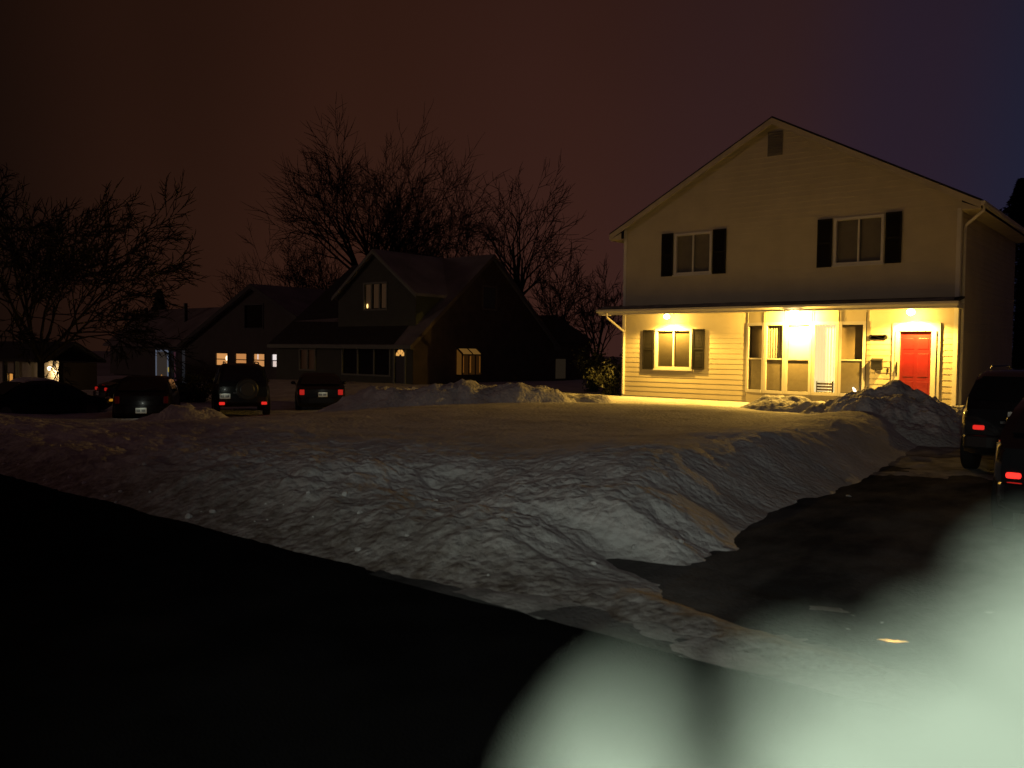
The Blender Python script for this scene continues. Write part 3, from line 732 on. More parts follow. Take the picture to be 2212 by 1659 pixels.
# long low main body to the left, its storm door lit cold
MY = 35.5; MX0 = at_y(238, 760, MY).x; MX1 = GX0+.3
mze = at_y(330, 742, MY).z; mzr = mze+2.9
sd0, sd1 = at_y(339, 800, MY).x, at_y(366, 800, MY).x
sz0, sz1 = at_y(352, 842, MY).z, at_y(352, 756, MY).z
m = MB(); siding(m, lambda z: MX0, lambda z: MX1, -.4, mze, MY, [(sd0-.05, at_y(404, 800, MY).x, sz0, sz1)])
m.build('long_wall', TAUPE, gar)
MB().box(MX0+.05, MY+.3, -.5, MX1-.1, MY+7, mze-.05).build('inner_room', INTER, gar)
m = MB().prism([(MX0-.3, MY-.5, mze-.25), (MX0-.3, MY+3.8, mzr), (MX0-.3, MY+3.8, mzr+.18), (MX0-.3, MY-.5, mze-.07)], (MX1-MX0+2.5, 0, 0))
m.prism([(MX0-.3, MY+3.8, mzr), (MX0-.3, MY+8, mze), (MX0-.3, MY+8, mze+.18), (MX0-.3, MY+3.8, mzr+.18)], (MX1-MX0+2.5, 0, 0))
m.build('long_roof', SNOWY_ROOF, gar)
sdd = bpy.data.objects.new('storm_door', None); col.objects.link(sdd); sdd.parent = gar; ORG[sdd.name] = ORG[gar.name]
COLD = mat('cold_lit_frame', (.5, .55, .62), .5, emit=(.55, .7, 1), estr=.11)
m = MB(); frame_front(m, sd0, sd1, sz0, sz1, MY-.1, .14, .02, .02); m.box(sd0+.14, MY-.12, sz0+.14, sd1-.14, MY-.09, sz0+.5); m.build('frame', COLD, sdd)
MB().quad((sd0+.14, MY-.09, sz0+.5), (sd1-.14, MY-.09, sz0+.5), (sd1-.14, MY-.09, sz1-.14), (sd0+.14, MY-.09, sz1-.14)).build('pane', mat('cold_pane', (.1, .08, .07), .3, emit=(1, .8, .65), estr=.022), sdd)
MB().ball(((sd0+sd1)/2, MY-.14, sz0+1.1), .1, 10, 8, (.8, .4, 1.6)).build('lantern', glow('lantern_glow', (1, .45, .12), .28), sdd)
ex1 = at_y(404, 800, MY).x; ex0 = at_y(395, 800, MY).x
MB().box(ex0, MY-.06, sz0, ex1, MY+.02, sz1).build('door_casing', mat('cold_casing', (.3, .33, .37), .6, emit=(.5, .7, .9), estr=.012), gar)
MB().box(sd1+.05, MY+.12, sz0, ex0, MY+.2, sz1).build('inner_door', mat('inner_door', (.02, .015, .018), .5), gar)
cm = at_y(378, 800, MY)
cu = []
m = MB()
for k in range(8):
    z = sz0+.1+(sz1-sz0-.25)*k/7; wv = .10+.28*math.sin(math.pi*min(1, (7-k)/7*.9+.12))
    cu.append((cm.x+.25-wv+.12*k/7-.3*0, cm.x+.32+wv*.3-.07*k, z))
for a, b in zip(cu, cu[1:]): m.quad((a[0], MY-.02, a[2]), (a[1], MY-.05, a[2]), (b[1], MY-.05, b[2]), (b[0], MY-.02, b[2]))
m.build('door_curtain', mat('plum_curtain', (.2, .05, .1), .8, emit=(.9, .35, .5), estr=.03), gar)
MB().box(sd1+.03, MY-.16, sz0+1.48, sd1+.13, MY-.12, sz0+1.85).build('porch_lantern', glow('yellow_lantern', (1, .75, .15), .3), gar)
for px_, (t, b) in ((316, (665, 698)), (401, (655, 695))):
    a, c = at_y(px_, b, MY+2.2), at_y(px_, t, MY+2.2)
    MB().tube([(a.x, MY+2.2, a.z-.4), (a.x, MY+2.2, c.z)], .16, 10).build('roof_vent', BLACK, gar)

# ------------------------------------------------------------------ the far left house behind the bare tree
FY = 23.5
f0, f1 = at_y(-60, 760, FY).x, at_y(127, 760, FY).x
fz0, fz1 = at_y(90, 848, FY).z, at_y(90, 782, FY).z
far = thing('low_house', ((f0+f1)/2, FY, fz0), 'low house behind the forked tree with a lit pale porch wall', 'house')
aw = (at_y(8, 815, FY).x, at_y(30, 815, FY).x, at_y(18, 825, FY).z, at_y(18, 805, FY).z)
m = MB(); siding(m, lambda z: f0, lambda z: f1, fz0-.3, fz1+.1, FY, [cut(aw)]); m.build('front_wall', mat('pale_siding', (.5, .45, .36), .6, var=.15), far)
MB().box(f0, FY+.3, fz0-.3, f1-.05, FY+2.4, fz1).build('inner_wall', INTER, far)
m = MB().prism([(f0-.4, FY-.9, fz1+.0), (f0-.4, FY+.9, fz1+1.2), (f0-.4, FY+.9, fz1+1.35), (f0-.4, FY-.9, fz1+.18)], (f1-f0+.8, 0, 0)).prism([(f0-.4, FY+.9, fz1+1.2), (f0-.4, FY+2.8, fz1), (f0-.4, FY+2.8, fz1+.15), (f0-.4, FY+.9, fz1+1.35)], (f1-f0+.8, 0, 0)).build('roof', SHINGLE, far)
plain_window(far, aw, FY, BLACK, 2, mat('orange_pane', (.05, .03, .01), .4, emit=(1, .42, .08), estr=.6), .06)
MB().ball((aw[0]+.35, FY-.02, (aw[2]+aw[3])/2-.02), .16, 10, 8, (.8, .3, 1)).build('table_lamp', glow('table_glow', (1, .75, .3), 3), far)
pw = at_y(45, 810, FY).x
for px_ in (38, 63): MB().box(at_y(px_, 810, FY).x-.12, FY-.9, fz0-.3, at_y(px_, 810, FY).x+.12, FY-.65, fz1).build('porch_post', mat('dark_post', (.02, .018, .016), .7), far)
MB().box(f0, FY-.88, fz0-.3, at_y(50, 810, FY-.9).x, FY-.82, fz1-.02).box(at_y(50, 810, FY-.9).x, FY-.2, fz0-.3, at_y(50, 810, FY-.9).x+.1, FY-.82, fz1-.02) if False else None
fl = at_y(107, 796, FY-.3)
MB().ball((fl.x, FY-.3, fl.z), .13, 12, 8).build('porch_lamp', glow('far_lamp_glow', (1, .78, .45), 6), far)
MB().tube([(fl.x, FY-.3, fl.z+.12), (fl.x, FY-.02, fl.z+.2)], .03, 6).build('lamp_arm', BLACK, far)

# ------------------------------------------------------------------ trees
def grow(m_tr, m_br, base, height, spread, seed, r0, lv=5, fork=.12, nstem=5, twist=.21, up=.28, dens=1., lean=(0, 0)):
    rnd = random.Random(seed)
    def branch(p, d, L, r, level):
        n = 4 if level < 2 else 3
        pts = [p.copy()]; rad = [r]
        q = p.copy(); dd = d.copy()
        for i in range(n):
            dd = (dd + Vector((rnd.gauss(0, twist), rnd.gauss(0, twist), rnd.gauss(0, twist)+(up if level < 3 else up*.1)))*.33).normalized()
            q = q + dd*(L/n); pts.append(q.copy()); rad.append(r*(1-.62*(i+1)/n))
        (m_br if level > 0 else m_tr).tube(pts, rad, 6 if level == 0 else (5 if level < 3 else 3), caps=False)
        if level >= lv: return
        k = rnd.randint(3, 5) if level < 2 else rnd.randint(3, 4)
        k = max(2, round(k*dens))
        for j in range(k):
            t = .3+.7*(j+rnd.random())/k if j < k-1 else 1.
            idx = min(n-1, int(t*n)); f = t*n-idx
            b = pts[idx].lerp(pts[idx+1], min(1, f)); br = rad[idx]+(rad[idx+1]-rad[idx])*min(1, f)
            d0 = (pts[idx+1]-pts[idx]).normalized()
            ang = rnd.uniform(.3, .75) if j < k-1 else rnd.uniform(.05, .3)
            a = rnd.uniform(0, 2*math.pi); o = d0.orthogonal(); o.rotate(Matrix.Rotation(a, 3, d0))
            nd = (d0*math.cos(ang)+o*math.sin(ang)).normalized()
            branch(b, nd, L*rnd.uniform(.5, .72), max(br*.72, .022), level+1)
    base = Vector(base)
    top = base+Vector((lean[0]*height*fork, lean[1]*height*fork, height*fork))
    m_tr.tube([base-Vector((0, 0, .4)), base+Vector((0, 0, .25)), base.lerp(top, .5), top], [r0*1.45, r0*1.15, r0, r0*.9], 10, caps=False)
    for i in range(nstem):
        a = 2*math.pi*(i+rnd.random()*.6)/nstem
        t = spread*rnd.uniform(.35, 1.)
        if i == 0: t *= .15
        d = Vector((math.cos(a)*t+lean[0], math.sin(a)*t+lean[1], 1)).normalized()
        branch(top-Vector((0, 0, height*fork*.25*rnd.random())), d, (height*(1-fork))*rnd.uniform(.46, .58), r0*rnd.uniform(.5, .72), 1)
def bare_tree(pos, height, spread, seed, r0, label, group='bare trees behind the houses', name='bare_tree', **kw):
    t = thing(name, pos, label, 'tree', group)
    a, b = MB(), MB(); grow(a, b, pos, height, spread, seed, r0, **kw)
    a.build('trunk', BARK, t, smooth=True); b.build('branches', BARK, t)
    return t
def tp(px, depth, z=-.2):
    p = at_depth(px, 760, depth); return (p.x, p.y, z)
bare_tree(tp(806, 66), 18.6, .85, 11, .36, 'tallest bare tree, its thick trunk rising behind the dormer peak', dens=1.2, lv=5, fork=.28, nstem=6)
bare_tree(tp(868, 66), 17.0, .5, 23, .26, 'tall narrow multi stemmed bare tree right of the tallest trunk', dens=1.15, lv=5, fork=.24, nstem=5, lean=(.1, 0))
bare_tree(tp(950, 63), 14.4, .45, 35, .24, 'bare tree standing behind the middle of the snowy cape roof', lv=5, fork=.2, nstem=5, lean=(.05, 0))
bare_tree(tp(1000, 60), 11.2, .5, 47, .16, 'thin stemmed bare clump behind the right end of the cape roof', lv=4, fork=.1, nstem=7)
bare_tree(tp(1122, 56), 12.9, .5, 53, .30, 'forked bare tree right of the cape gable end', lv=5, fork=.34, nstem=5)
bare_tree(tp(640, 75), 11.6, .6, 61, .2, 'small spreading bare tree behind the taupe gable roof', lv=5, fork=.25, nstem=5)
bare_tree(tp(524, 82), 10.4, .5, 67, .18, 'smallest bare tree above the taupe gable peak', lv=4, fork=.3, nstem=4)
bare_tree(tp(716, 72), 11., .6, 71, .16, 'low dense bare tree left of the dormer roof', lv=5, fork=.2, nstem=5)
bare_tree(tp(1210, 58), 8.2, .55, 73, .15, 'low bare tree in the gap left of the cream house', lv=5, fork=.2, nstem=5)
bare_tree(tp(1290, 60), 8.0, .5, 79, .15, 'low bushy bare tree touching the cream house left edge', lv=5, fork=.2, nstem=5)
bare_tree(tp(88, 33, -.45), 9.0, 1.15, 83, .13, 'wide dark twiggy tree with a forked trunk in front of the lit porch wall', 'front yard trees', lv=6, fork=.22, nstem=8, twist=.3, up=.10, dens=1.12)

def evergreen(pos, h, rad, seed, label, group):
    rnd = random.Random(seed); t = thing('evergreen_tree', pos, label, 'tree', group)
    P = Vector(pos); a = MB().tube([P, P+Vector((0, 0, h))], [rad*.07+.05, .02], 8); c = MB()
    n = int(h*14)
    for i in range(n):
        f = (i+.5)/n; z = h*(.1+.9*f); rr = rad*(1-f)**.8*(1+.15*math.sin(i*1.3))+.12
        for k in range(9):
            an = rnd.uniform(0, 6.283); L = rr*rnd.uniform(.6, 1.08)
            tip = P+Vector((math.cos(an)*L, math.sin(an)*L, z-L*.18)); b = P+Vector((0, 0, z+.1))
            side = Vector((-math.sin(an), math.cos(an), 0))
            for s in range(5):
                u = .25+.75*s/4; q = b.lerp(tip, u)+Vector((0, 0, -.12*u*u)); w = .26*(1.1-u*.75)*min(1.6, rad*.4+.3)
                dz = rnd.uniform(-.12, .08)
                c.poly([q-side*w+Vector((0, 0, dz)), q+Vector((math.cos(an)*w, math.sin(an)*w, .03)), q+side*w+Vector((0, 0, -dz)), q+Vector((0, 0, .07))])
    a.build('trunk', BARK, t); c.build('crown', NEEDLE, t)
    return t
evergreen(tp(345, 92, -.3), 8.4, 2.4, 3, 'dark evergreen poking above the taupe house roof', 'evergreens')
evergreen(tp(2200, 46, 0), 11.5, 4.2, 5, 'tall dark evergreen behind the right end of the cream house', 'evergreens')

def shrub(pos, h, rad, seed, label, n=1500):
    rnd = random.Random(seed); t = thing('shrub', pos, label, 'shrub', 'shrubs between the houses'); P = Vector(pos)
    st, lf = MB(), MB()
    tips = []
    for i in range(26):
        an = rnd.uniform(0, 6.283); s = rnd.uniform(.15, 1); 
        tip = P+Vector((math.cos(an)*rad*s, math.sin(an)*rad*s, h*(1-.35*s*s)*rnd.uniform(.75, 1.1)))
        mid = P.lerp(tip, .5)+Vector((0, 0, .15*h)); st.tube([P, mid, tip], [.03, .02, .008], 4); tips.append((mid, tip))
    for i in range(n):
        mid, tip = rnd.choice(tips); u_ = rnd.uniform(.0, 1.06); q = (P.lerp(mid, u_*2) if u_ < .5 else mid.lerp(tip, u_*2-1))+Vector((rnd.gauss(0, .13), rnd.gauss(0, .13), rnd.gauss(0, .12)))
        d = Vector((rnd.gauss(0, 1), rnd.gauss(0, 1), rnd.gauss(-.2, .6))).normalized(); o = d.orthogonal().normalized(); s = rnd.uniform(.05, .1)
        lf.quad(q-d*s, q+o*s*.45, q+d*s, q-o*s*.45)
    st.build('stems', BARK, t); lf.build('foliage', LEAF, t)
q = at_y(1318, 850, 29.9); shrub((q.x, q.y, .1), 1.5, .95, 1, 'leafy shrub against the left corner of the cream house')
q = at_y(1280, 850, 31.5); shrub((q.x, q.y, .1), 2.1, 1.3, 2, 'taller dark shrub left of the corner shrub', 1900)
q = at_depth(430, 855, 35); shrub((q.x, q.y, -.35), 1.3, 1.2, 3, 'low dark shrub between the storm door and the spare wheel car', 1200)

# ------------------------------------------------------------------ cars (local frame: +y is forward, origin at ground under the rear bumper centre)
def interp(tab, y):
    for (a, va), (b, vb) in zip(tab, tab[1:]):
        if y <= b:
            t = 0 if b == a else max(0, (y-a)/(b-a)); t = t*t*(3-2*t)*.5+t*.5
            return va+(vb-va)*t
    return tab[-1][1]
def car(name, loc, heading, label, cat, L=4.4, Wd=1.76, belt=.95, sill=.26, roof=1.45, kind='hatch', paint=(.01, .01, .012), tail=None, plate_pos=(0, .55), spare=False, lights=(1., .9), light_wh=(.22, .2), light_in=.12, glow_s=1., coat=.12, front_glow=None, roof_snow=0.):
    t = thing(name, loc, label, cat, 'parked cars', rz=heading, world=False)
    hw = Wd/2
    top = {'hatch': [(0, belt-.04), (.10, belt+.06), (.42, roof-.16), (.75, roof-.02), (1.5, roof), (2.4, roof-.03), (2.75, roof-.12), (3.35, belt+.03), (L-.3, belt-.14), (L, belt-.34)],
           'suv': [(0, belt), (.05, belt+.1), (.22, roof-.12), (.45, roof-.01), (1.5, roof+.01), (2.5, roof-.02), (2.8, roof-.12), (3.35, belt+.12), (L-.25, belt-.02), (L, belt-.25)],
           'sedan': [(0, belt-.08), (.12, belt+.01), (.75, belt+.04), (1.35, roof-.1), (1.75, roof-.01), (2.3, roof), (2.75, roof-.1), (3.5, belt+.0), (L-.3, belt-.14), (L, belt-.34)]}[kind]
    belt_t = [(0, belt-.06), (.15, belt), (L-1.0, belt-.02), (L-.3, belt-.15), (L, belt-.35)]
    wid = [(0, hw*.86), (.12, hw*.94), (.5, hw), (L-.8, hw), (L-.25, hw*.9), (L, hw*.72)]
    sil = [(0, sill+.12), (.2, sill), (L-.3, sill), (L, sill+.1)]
    N = 44; m = MB(); rows = []
    for i in range(N+1):
        y = L*(i/N)**1.0
        w, zb, zt, zs = interp(wid, y), interp(belt_t, y), interp(top, y), interp(sil, y)
        zt = max(zt, zb+.005)
        gh = min(1, (zt-zb)/(roof-belt))
        wr = w*(1-.26*gh)
        prof = [(w*.80, zs), (w*.95, zs+.05), (w*.99, zs+(zb-zs)*.42), (w, zs+(zb-zs)*.62), (w*.975, zb-.03), (w*.95, zb), (wr+(w*.95-wr)*.45, zb+(zt-zb)*.55), (wr, zb+(zt-zb)*.9), (wr*.86, zt), (wr*.45, zt+.015*gh), (0, zt+.02*gh)]
        r = [(-x, y, z) for x, z in prof[:-1]] + [(0, y, prof[-1][1])] + [(x, y, z) for x, z in reversed(prof[:-1])]
        rows.append(len(m.v)); m.v += r
    K = 21
    for i in range(N):
        for k in range(K-1): m.f.append((rows[i]+k, rows[i]+k+1, rows[i+1]+k+1, rows[i+1]+k))
        m.f.append((rows[i]+K-1, rows[i], rows[i+1], rows[i+1]+K-1))
    m.f.append(tuple(rows[0]+k for k in range(K))); m.f.append(tuple(rows[N]+k for k in reversed(range(K))))
    pm = mat('paint_'+name+label[:9].replace(' ', '_'), paint, .42 if coat < .5 else .22, .1, coat=coat, spec=.4, var=.2)
    body = m.build('body', pm, t, smooth=True)
    mod = body.modifiers.new('edge', 'EDGE_SPLIT'); mod.split_angle = R(38)
    def surf(y, f):  # half width / z at greenhouse fraction f
        w, zb, zt = interp(wid, y), interp(belt_t, y), interp(top, y); gh = min(1, max(0, zt-zb)/(roof-belt)); wr = w*(1-.26*gh)
        return (w*.95+(wr-w*.95)*f, zb+(zt-zb)*f)
    # rear window lies on the slope of the back
    ya, yb = {'hatch': (.12, .44), 'suv': (.06, .24), 'sedan': (.8, 1.36)}[kind]
    za, zb_ = interp(top, ya)+.03, interp(top, yb)+.0
    wa, wb = surf(ya, 0)[0]*.86, surf(yb, .9)[0]*.84
    nrm = Vector((0, -(zb_-za), (yb-ya))).normalized()*.022
    MB().prism([Vector((-wa, ya, za))+nrm*.2, Vector((wa, ya, za))+nrm*.2, Vector((wb, yb, zb_))+nrm*.2, Vector((-wb, yb, zb_))+nrm*.2], nrm).build('rear_window', DGLASS, t)
    yc, yd = {'hatch': (3.3, 2.78), 'suv': (3.3, 2.84), 'sedan': (3.45, 2.8)}[kind]
    zc, zd = interp(top, yc)+.02, interp(top, yd)
    nrm = Vector((0, (zd-zc), (yc-yd))).normalized()*.022
    wc, we = surf(yc, 0)[0]*.86, surf(yd, .9)[0]*.84
    MB().prism([Vector((wc, yc, zc))+nrm*.2, Vector((-wc, yc, zc))+nrm*.2, Vector((-we, yd, zd))+nrm*.2, Vector((we, yd, zd))+nrm*.2], nrm).build('windscreen', DGLASS, t)
    y0, y1, y2 = {'hatch': (.75, 1.7, 2.65), 'suv': (.5, 1.65, 2.7), 'sedan': (1.45, 2.0, 2.75)}[kind]
    for s in (-1, 1):
        for a, b in ((y0, y1-.04), (y1+.04, y2)):
            pts = []
            for (y, f) in ((a, .1), (b, .1), (b-.08 if b == y2 else b, .82), (a+.05, .82)):
                x, z = surf(y, f); pts.append((s*(x+.004), y, z))
            MB().prism(pts, (s*.014, 0, 0)).build('side_window', DGLASS, t)
        MB().ball((s*(hw+.09), y2+.12, belt+.08), .09, 10, 8, (1., .55, .7)).box(s*(hw-.02), y2+.1, belt+.02, s*(hw+.05), y2+.14, belt+.06).build('wing_mirror', pm, t, smooth=True)
        for wy in (.78, L-.86):
            wr_ = .33 if kind != 'suv' else .36
            wh = bpy.data.objects.new('wheel', None); col.objects.link(wh); wh.parent = t
            m = MB(); x0, x1 = s*(hw-.2), s*(hw+.012)
            for i, (rr, xx) in enumerate(()): pass
            m.tube([(x0, wy, wr_), (x0+s*.02, wy, wr_), (x1-s*.02, wy, wr_), (x1, wy, wr_)], [wr_-.02, wr_, wr_, wr_-.02], 24)
            m.build('tyre', TYRE, wh)
            m = MB().tube([(x1-s*.02, wy, wr_), (x1+s*.006, wy, wr_)], [wr_*.64, wr_*.6], 20)
            for k in range(5):
                an = k*6.283/5; m.box(x1+s*.004, wy+math.cos(an)*wr_*.3-.03, wr_+math.sin(an)*wr_*.3-.03, x1+s*.012, wy+math.cos(an)*wr_*.3+.03, wr_+math.sin(an)*wr_*.3+.03)
            m.build('rim', RIM, wh)
    # rear bumper, lights, plate, wiper, handle
    MB().prism([(-hw*.9, .05, sill+.12), (-hw*.84, -.07, sill+.14), (-hw*.5, -.12, sill+.14), (hw*.5, -.12, sill+.14), (hw*.84, -.07, sill+.14), (hw*.9, .05, sill+.12)], (0, 0, .22)).build('rear_bumper', BLACK if kind == 'suv' else pm, t, bevel=.03)
    tl = tail or (sill+.45)
    RL = mat('tail_%d' % round(glow_s*100), (.2, .008, .006), .3, emit=(1, .03, .02) if glow_s < 2 else (1, .09, .015), estr=glow_s)  # emission stands in for flash thrown back by the red lenses
    for s in (-1, 1):
        xx = s*(hw*.86-light_wh[0]/2-light_in)
        yb = -.02 if tl > sill+.36 else -.135
        MB().box(xx-light_wh[0]/2, yb-.012, tl-light_wh[1]/2, xx+light_wh[0]/2, yb+.06, tl+light_wh[1]/2).build('tail_light', RL, t, bevel=.02)
        MB().ball((s*hw*.66, L-.1, sill+.38), .14, 12, 8, (1.2, .5, .6)).build('headlight', mat('lamp_glass', (.5, .5, .5), .1), t, smooth=True)
        if front_glow: MB().box(s*hw*.80-.06, L-.14, sill+.3, s*hw*.80+.07, L-.04, sill+.38).build('marker_light', glow('amber_marker', (1, .42, .03), front_glow), t)
    pl = MB().box(plate_pos[0]-.16, -.15, plate_pos[1]-.085, plate_pos[0]+.16, -.135, plate_pos[1]+.085).build('licence_plate', PLATE, t, bevel=.01)
    m = MB(); rnd = random.Random(len(label))
    for k in range(7):
        if k == 3: continue
        x = plate_pos[0]-.125+k*.036; m.box(x, -.153, plate_pos[1]-.035, x+.022, -.1505, plate_pos[1]+.035)
    m.build('plate_marks', PLATEINK, pl)
    MB().tube([(0, ya-.02, za+.02), (.22, ya+.02, za+.08), (.45, ya+.05, za+.11)], .008, 5).build('rear_wiper', BLACK, t)
    MB().box(-.3, -.005, belt-.22, .3, -.03, belt-.18).build('trunk_handle', RIM if kind == 'suv' else pm, t)
    MB().box(-hw*.75, L-.04, sill+.22, hw*.75, L+.01, sill+.34).build('grille', BLACK, t)
    if kind == 'suv':
        for s in (-1, 1): MB().tube([(s*hw*.6, .6, roof+.01), (s*hw*.6, .75, roof+.06), (s*hw*.6, 2.3, roof+.06), (s*hw*.6, 2.5, roof)], .018, 6).build('roof_rail', RIM, t)
    if spare:
        sp = bpy.data.objects.new('spare_wheel', None); col.objects.link(sp); sp.parent = t
        MB().tube([(.12, .02, .92), (.12, -.03, .92), (.12, -.2, .92), (.12, -.22, .92)], [.33, .35, .345, .31], 28).build('tyre_cover', mat('spare_cover', (.06, .065, .055), .35, var=.3), sp, smooth=False)
        MB().tube([(.12, -.221, .92), (.12, -.235, .92)], [.22, .2], 24).build('hub_disc', mat('spare_disc', (.09, .095, .085), .4), sp)
    if roof_snow:
        m = MB(); nn = 14
        for j in range(nn+1):
            for i in range(nn+1):
                y = y0+(y2-y0)*j/nn; x = (i/nn*2-1)*hw*.62; e = min(1, 4*(1-abs(i/nn*2-1)), 4*(1-abs(j/nn*2-1)))
                m.v.append((x, y, interp(top, y)-.03+roof_snow*e*(1+.4*fbm(x, y, 2, 3, 3.))))
        for j in range(nn):
            for i in range(nn):
                a = j*(nn+1)+i; m.f.append((a, a+1, a+nn+2, a+nn+1))
        m.build('roof_snow', SNOW_PILE, t, smooth=True)
    return t, pl
def head_from(pos, extra=0.):
    return math.atan2(-pos[0], pos[1]) + R(extra)
def lamp(name, kind, loc, power, color, radius=.03, spot=None):
    l = bpy.data.lights.new(name, kind); l.energy = power; l.color = color
    if kind != 'SUN': l.shadow_soft_size = radius
    o = bpy.data.objects.new(name, l); o.location = loc; col.objects.link(o)
    return o
def plate_flash_fill(t, plate_pos, power=.5):
    o = lamp('plate_flash_fill', 'POINT', (plate_pos[0], -.30, plate_pos[1]+.2), power, (.95, 1, .85), .02); o.parent = t  # added lamp, imitates flash thrown back by the plate
CARS = []
q = at_depth(306, 905, 26.2); t, _ = car('hatchback', (q.x, q.y, -.45), head_from(q, -6), 'black hatchback with a bright plate, left of the spare wheel car', 'car', kind='hatch', L=4.1, Wd=1.76, roof=1.47, plate_pos=(0, .46), glow_s=.004, tail=.78, light_wh=(.13, .22), light_in=.0); plate_flash_fill(t, (0, .46), .5)
q = at_depth(525, 896, 27.3); t, _ = car('off_road_car', (q.x, q.y, -.27), head_from(q, 3), 'dark off-road car with a spare wheel on its back, in front of four lit windows', 'car', kind='suv', L=4.2, Wd=1.74, roof=1.7, belt=1.0, sill=.34, plate_pos=(-.55, .70), spare=True, tail=.47, light_wh=(.17, .09), light_in=.02, glow_s=.75, paint=(.014, .018, .015)); plate_flash_fill(t, (-.55, .70), .45)
q = at_depth(694, 872, 30.5); t, _ = car('sedan', (q.x, q.y, -.38), head_from(q, 2), 'black sedan with two red tail lights in front of the green cape house', 'car', kind='sedan', L=4.6, Wd=1.76, roof=1.42, plate_pos=(.05, .72), tail=.80, light_wh=(.17, .19), light_in=.0, glow_s=.35); plate_flash_fill(t, (.05, .72), .35)
q = at_depth(218, 866, 33.5); h_ = head_from(q, -72); t, _ = car('parked_car', (q.x, q.y, -.42), h_, 'dark car seen side on behind the black hatchback, amber light at its nose', 'car', kind='hatch', L=3.9, Wd=1.7, roof=1.1, belt=.75, glow_s=.30, tail=.72, front_glow=.42, light_wh=(.14, .12))
q = at_depth(-75, 880, 26.5); t, _ = car('parked_car', (q.x, q.y, -.5), head_from(q, -68), 'dark snow topped car cut off at the left picture edge', 'car', kind='sedan', L=4.4, roof=1.32, belt=.8, glow_s=.02, front_glow=.5, roof_snow=.1)
t, _ = car('minivan', (-2.28, 15.6, .03), R(0), 'dark minivan farther up the driveway beside the cream house', 'car', kind='suv', L=4.7, Wd=1.9, roof=1.72, belt=1.08, sill=.3, tail=.78, light_wh=(.17, .075), light_in=.12, glow_s=.75, plate_pos=(-.02, .98), coat=1., paint=(.012, .012, .016)); plate_flash_fill(t, (-.02, .98), .12)
t, _ = car('hatchback', (-.86, 10.15, .03), R(2), 'black car nearest in the driveway, half out of the right edge', 'car', kind='hatch', L=4.3, Wd=1.86, roof=1.55, belt=1.02, sill=.28, tail=.70, light_wh=(.14, .06), light_in=.05, glow_s=1.9, plate_pos=(0, .62), coat=1., paint=(.008, .008, .012))

# flat metal chip added and tilted to mirror a porch lamp to the camera
gp_ = at_z(1930, 1384, .05)
view = (CAM-gp_).normalized(); lampdir = (Vector((LAMPS[2][0], LAMPS[2][1], PZ-.07))-gp_).normalized()
hv = (view+lampdir).normalized()
m = MB(); n0 = 0
ax = hv.orthogonal().normalized(); ay = hv.cross(ax)
axx = (RT - hv*RT.dot(hv)).normalized(); ayy = hv.cross(axx)
pts = []
for i in range(12):
    a = 6.283*i/12; rr = .08*(1+.25*math.sin(3*a+.5))
    pts.append(gp_ + axx*math.cos(a)*rr*1.25 + ayy*math.sin(a)*rr*.55)
m.prism(pts, -hv*.04)
o = m.build('glint_chip', mat('mirror_metal', (.8, .82, .8), .22, .9), bevel=.006)
tag(o, 'small tilted metal chip added for a glint on the dark slush by the street edge', 'metal chip')

# ------------------------------------------------------------------ the pale hand just in front of the lens
HD = .092
def hp(px, py, d=HD): return at_depth(px, py, d)
verts, edges, rad = [], [], []
def hv_(p, rpx, d=HD):
    verts.append(p); rad.append(rpx*d/1840); return len(verts)-1
wrist = hv_(hp(2560, 2260, .125), 430, .1)
palm = hv_(hp(2380, 1960, .104), 400, .1); edges.append((wrist, palm))
fore = hv_(hp(2820, 2750, .17), 420, .11); edges.append((wrist, fore))
fore2 = hv_(hp(3050, 3300, .24), 440, .12); edges.append((fore, fore2))
digits = [
    [(2050, 2010, .099, 210), (1800, 1860, .095, 180), (1570, 1725, .092, 115)],
    [(1980, 1960, .096, 230), (1600, 2020, .091, 280), (1330, 1880, .089, 260), (1290, 1720, .088, 150), (1345, 1590, .087, 85), (1388, 1485, .086, 40)],
    [(2160, 1800, .098, 220), (2010, 1700, .091, 190), (1830, 1580, .088, 140), (1650, 1480, .087, 80)],
    [(2400, 1760, .101, 230), (2280, 1610, .095, 200), (2100, 1490, .092, 135), (1930, 1410, .092, 65)],
    [(2560, 1830, .106, 240), (2500, 1590, .101, 210), (2330, 1350, .098, 150), (2150, 1240, .097, 72)]]
for dg in digits:
    prev = palm
    for (x, y, d, r_) in dg:
        k = hv_(hp(x, y, d), r_, d); edges.append((prev, k)); prev = k
root_loc = verts[1].copy()
me = bpy.data.meshes.new('hand')
me.from_pydata([tuple(v-root_loc) for v in verts], edges, [])
hand = bpy.data.objects.new('hand', me); col.objects.link(hand); hand.location = root_loc
tag(hand, 'pale blurred hand with spread fingers held close to the lens at lower right', 'hand')
sk = hand.modifiers.new('skin', 'SKIN'); sk.use_smooth_shade = True; sk.branch_smoothing = .2
for i, sv in enumerate(me.skin_vertices[0].data):
    sv.radius = (rad[i], rad[i]); sv.use_root = (i == 1)
ss = hand.modifiers.new('subdiv', 'SUBSURF'); ss.levels = 2; ss.render_levels = 2
me.materials.append(GLOVE)

